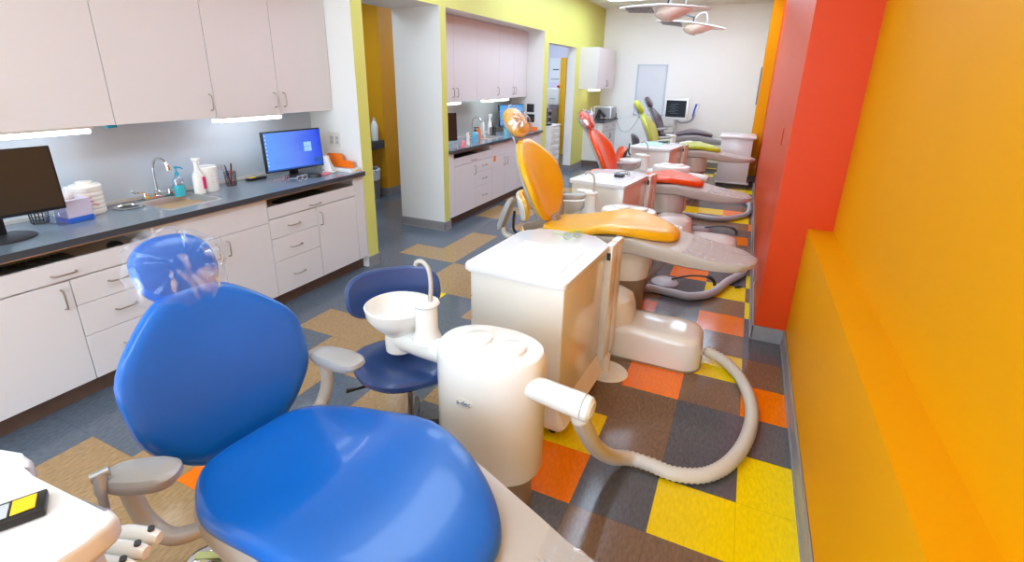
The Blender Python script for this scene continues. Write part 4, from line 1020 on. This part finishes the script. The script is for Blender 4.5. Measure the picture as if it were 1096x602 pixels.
b = MB(); b.lathe([(0, -.575), (.11, -.575), (.10, -.565), (.03, -.56), (0, -.56)], (-.02, -.04, 0), n=24); b.build('floor_base', PLAST, t)

# ------------------------------------------------------------------ stools
def stool(label, loc, rz, seat_h, vinyl, back=True, shell=DARK, bx=-.17):
    t = thing('operator_stool', label, 'stool', loc, rz)
    ou = [(x, y * (1 - .25 * (x + .0) / .2 * .5)) for x, y in sup(.2, .22, 44, 2.7)]
    b = MB(); b.pad(ou, [(.3, -.05), (.9, -.05), (1, -.03), (1, -.012), (.95, .0), (.8, .006), (.4, .0), (.1, -.002)], lambda p, sc: (p.x, p.y, seat_h + p.z)); b.build('seat', vinyl, t)
    MB().tube([(0, 0, seat_h - .16), (0, 0, seat_h - .051)], .014, 12).build('piston', BLACK, t)
    MB().tube([(0, 0, .10), (0, 0, seat_h - .15)], .024, 16).build('gas_cylinder', CHROME, t)
    for q in range(5):
        a = 2 * PI * q / 5 + .3; c, s_ = math.cos(a), math.sin(a)
        lg = MB().tube([(.02 * c, .02 * s_, .12), (.14 * c, .14 * s_, .095), (.27 * c, .27 * s_, .065)], [.024, .02, .015], 8).build('leg', BLACK, t)
        MB().lathe([(0, -.012), (.027, -.012), (.027, .012), (0, .012)], (.27 * c, .27 * s_, .028), n=14, M=Matrix.Rotation(a, 4, 'Z') @ Matrix.Rotation(PI / 2, 4, 'X')).build('caster', BLACK, lg)
    if back:
        Mb_ = Matrix.Translation((bx, 0, seat_h + .20)) @ Matrix.Rotation(math.radians(-12), 4, 'Y') @ Matrix(((0, 0, 1, 0), (1, 0, 0, 0), (0, 1, 0, 0), (0, 0, 0, 1)))
        ob = sup(.215, .115, 44, 2.9)
        wz = lambda p, sc: (p.x, p.y, p.z + 1.1 * p.x * p.x)
        b = MB(Mb_); b.pad(ob, [(.3, -.02), (.9, -.02), (1, -.008), (1, .012), (.93, .026), (.7, .03), (.3, .03)], wz); b.build('backrest', vinyl, t)
        b = MB(Mb_); b.pad(ob, [(.3, -.032), (.9, -.03), (.985, -.018), (.98, -.010)], wz); b.build('back_shell', shell, t)
        b = MB(); b.tube(cr([(0, 0, seat_h - .065), (bx * .8, 0, seat_h - .07), (bx - .06, 0, seat_h - .02), (bx - .06, 0, seat_h + .15)], 5), .012, 8); b.build('back_post', BLACK, t)
    b = MB(); b.tube([(.05, -.1, seat_h - .062), (.05, -.22, seat_h - .07), (.05, -.26, seat_h - .068)], [.006, .006, .012], 8); b.build('lever', BLACK, t)
    return t
stool('navy blue operator stool with curved backrest behind the cuspidor bowl', (-1.37, -.01, 0), math.radians(-42), .47, VNAVY, bx=-.27)
stool('yellow operator stool with white-backed rest behind the yellow chair', (-1.61, 2.26, 0), math.radians(20), .41, VYEL, shell=PLAST, bx=-.2)
stool('orange-red operator stool behind the red chair backrest', (-1.74, 4.75, 0), math.radians(200), .50, VRED, bx=-.2)
stool('dark plum operator stool left of the lime chair', (-1.74, 7.35, 0), math.radians(20), .42, VPUR, shell=VPUR, bx=-.2)

# ------------------------------------------------------------------ far monitor on arm
t = thing('monitor', 'white-framed monitor on an arm near the back wall behind the plum chair', 'monitor', (-1.45, 8.55, 1.11), math.radians(-8))
b = MB(); b.box(-.225, .225, 0, .05, -.2, .19, .012); b.build('bezel', PLAST, t)
MB().box(-.185, .185, -.004, -.0005, -.15, .15).build('screen', mat('dark_far_screen', srgb(34, 40, 48), .25), t)
b = MB()
for q in range(7): b.box(-.10 - (q % 3) * .02, .05 - (q % 2) * .06, -.0052, -.0042, .08 - q * .028, .088 - q * .028)
b.build('screen_lines', mat('dim_screen_lines', srgb(80, 92, 104), .4), t)
b = MB(); b.tube(cr([(0, .05, -.1), (.05, .12, -.25), (.25, .1, -.22), (.34, .02, -.1), (.33, 0, .0)], 6), .018, 10); b.tube([(0.0, .08, -.2), (0, .12, -1.12)], .03, 12); b.build('arm', LGREY, t)
for q, s in enumerate((-.0, .05)):
    b = MB(); b.tube([(.32 + s, -.02, -.12), (.37 + s, -.03, .1)], [.012, .018], 8); b.build('handset', PLAST if q else BLUEP, t)
b = MB(); b.lathe([(0, -1.13), (.2, -1.13), (.19, -1.11), (0, -1.1)], (0, .12, 0), n=24); b.build('foot', LGREY, t)

# ------------------------------------------------------------------ dental lamps hung from the ceiling
def lamp(label, loc, rz, roll):
    t = thing('dental_lamp', label, 'dental lamp', loc, rz)
    M = Matrix.Rotation(roll, 4, 'Y') @ Matrix.Rotation(-.14, 4, 'X')
    ou = [(x, y * (1 - .45 * abs(x) / .5)) for x, y in sup(.52, .20, 56, 2.6)]
    ou = [(x, y * (1.0 if abs(x) < .4 else .9)) for x, y in ou]
    MB(M).pad(ou, [(.4, .004), (.97, .004), (1, .012), (.97, .022), (.5, .04), (.1, .045)]).build('wing', PLAST, t)
    b = MB(M); b.box(-.42, -.12, -.10, .10, -.004, .0035, .002, 1); fr = b.build('louver_frame', mat('grey_louver_frame', srgb(120, 108, 102), .4), t)
    b = MB(M)
    for q in range(9): b.box(-.405 + q * .032, -.385 + q * .032, -.088, .088, -.008, -.0042)
    b.build('louver', mat('grey_louver', srgb(168, 168, 168), .4), fr)
    b = MB(M); rg = []
    for sc, z in [(1, .002), (.98, -.02), (.9, -.06), (.7, -.095), (.4, -.115), (.1, -.12)]:
        rg.append([(.12 + sc * .2 * math.cos(a) * (1 + .0 * z) - (.03 if z < -.05 else 0), sc * .15 * math.sin(a), z * (1 - .35 * max(0, math.cos(a)))) for a in [2 * PI * q / 36 for q in range(36)]])
    b.loft(rg); b.build('lamp_bowl', mat('warm_lamp_plastic', srgb(244, 222, 206), .25, coat=.3), t)
    b = MB(); b.tube(cr([(.05, 0, .03), (.1, 0, .14), (.2, .02, .18), (.24, .02, .1), (.24, .02, .03)], 5), .011, 8); b.build('yoke', STEEL, t)
    dz = CZ - loc[2]
    b = MB(); b.tube([(.05, 0, .03), (.05, 0, .12), (-.1, .05, .16), (-.1, .05, dz - .002)], .016, 10); b.lathe([(0, dz - .04), (.07, dz - .04), (.08, dz - .002), (0, dz - .002)], (-.1, .05, 0), n=24); b.build('ceiling_arm', DARK, t)
lamp('white winged dental lamp hanging over the red chair, nearer of the two', (-1.27, 4.95, 2.39), 0, .03)
lamp('white winged dental lamp farther back, tilted down to the right', (-1.20, 7.0, 2.40), -.0, .13)

# ------------------------------------------------------------------ lights
w = bpy.data.worlds.new('world'); bpy.context.scene.world = w; w.use_nodes = True
bg = w.node_tree.nodes['Background']; bg.inputs[0].default_value = (.78, 1.0, 1.25, 1); bg.inputs[1].default_value = 6.2

# ------------------------------------------------------------------ camera
f_, yaw, pit, rol = 534.047078, .432954412, .32340584, .017540254
C = Vector((-.609100145, -5.04896159, 5.34263736)) * T
ca, sa, cb, sb, cc, sc = math.cos(yaw), math.sin(yaw), math.cos(pit), math.sin(pit), math.cos(rol), math.sin(rol)
fw = Vector((-sa * cb, ca * cb, -sb)); r = Vector((ca, sa, 0)); u = r.cross(fw)
r2 = cc * r + sc * u; u2 = -sc * r + cc * u
cd = bpy.data.cameras.new('camera'); cam = bpy.data.objects.new('camera', cd); col.objects.link(cam)
cam.matrix_world = Matrix(((r2.x, u2.x, -fw.x, C.x), (r2.y, u2.y, -fw.y, C.y), (r2.z, u2.z, -fw.z, C.z), (0, 0, 0, 1)))
cd.sensor_width = 36; cd.lens = f_ / 1096 * 36; cd.shift_x = (548 - 544.644) / 1096; cd.shift_y = -(301 - 261.204) / 1096; cd.clip_start = .02
bpy.context.scene.camera = cam
vs = bpy.context.scene.view_settings
vs.view_transform = 'Standard'; vs.look = 'None'; vs.gamma = 1; vs.use_curve_mapping = False; vs.exposure = -.05
bpy.context.scene.cycles.max_bounces = 8
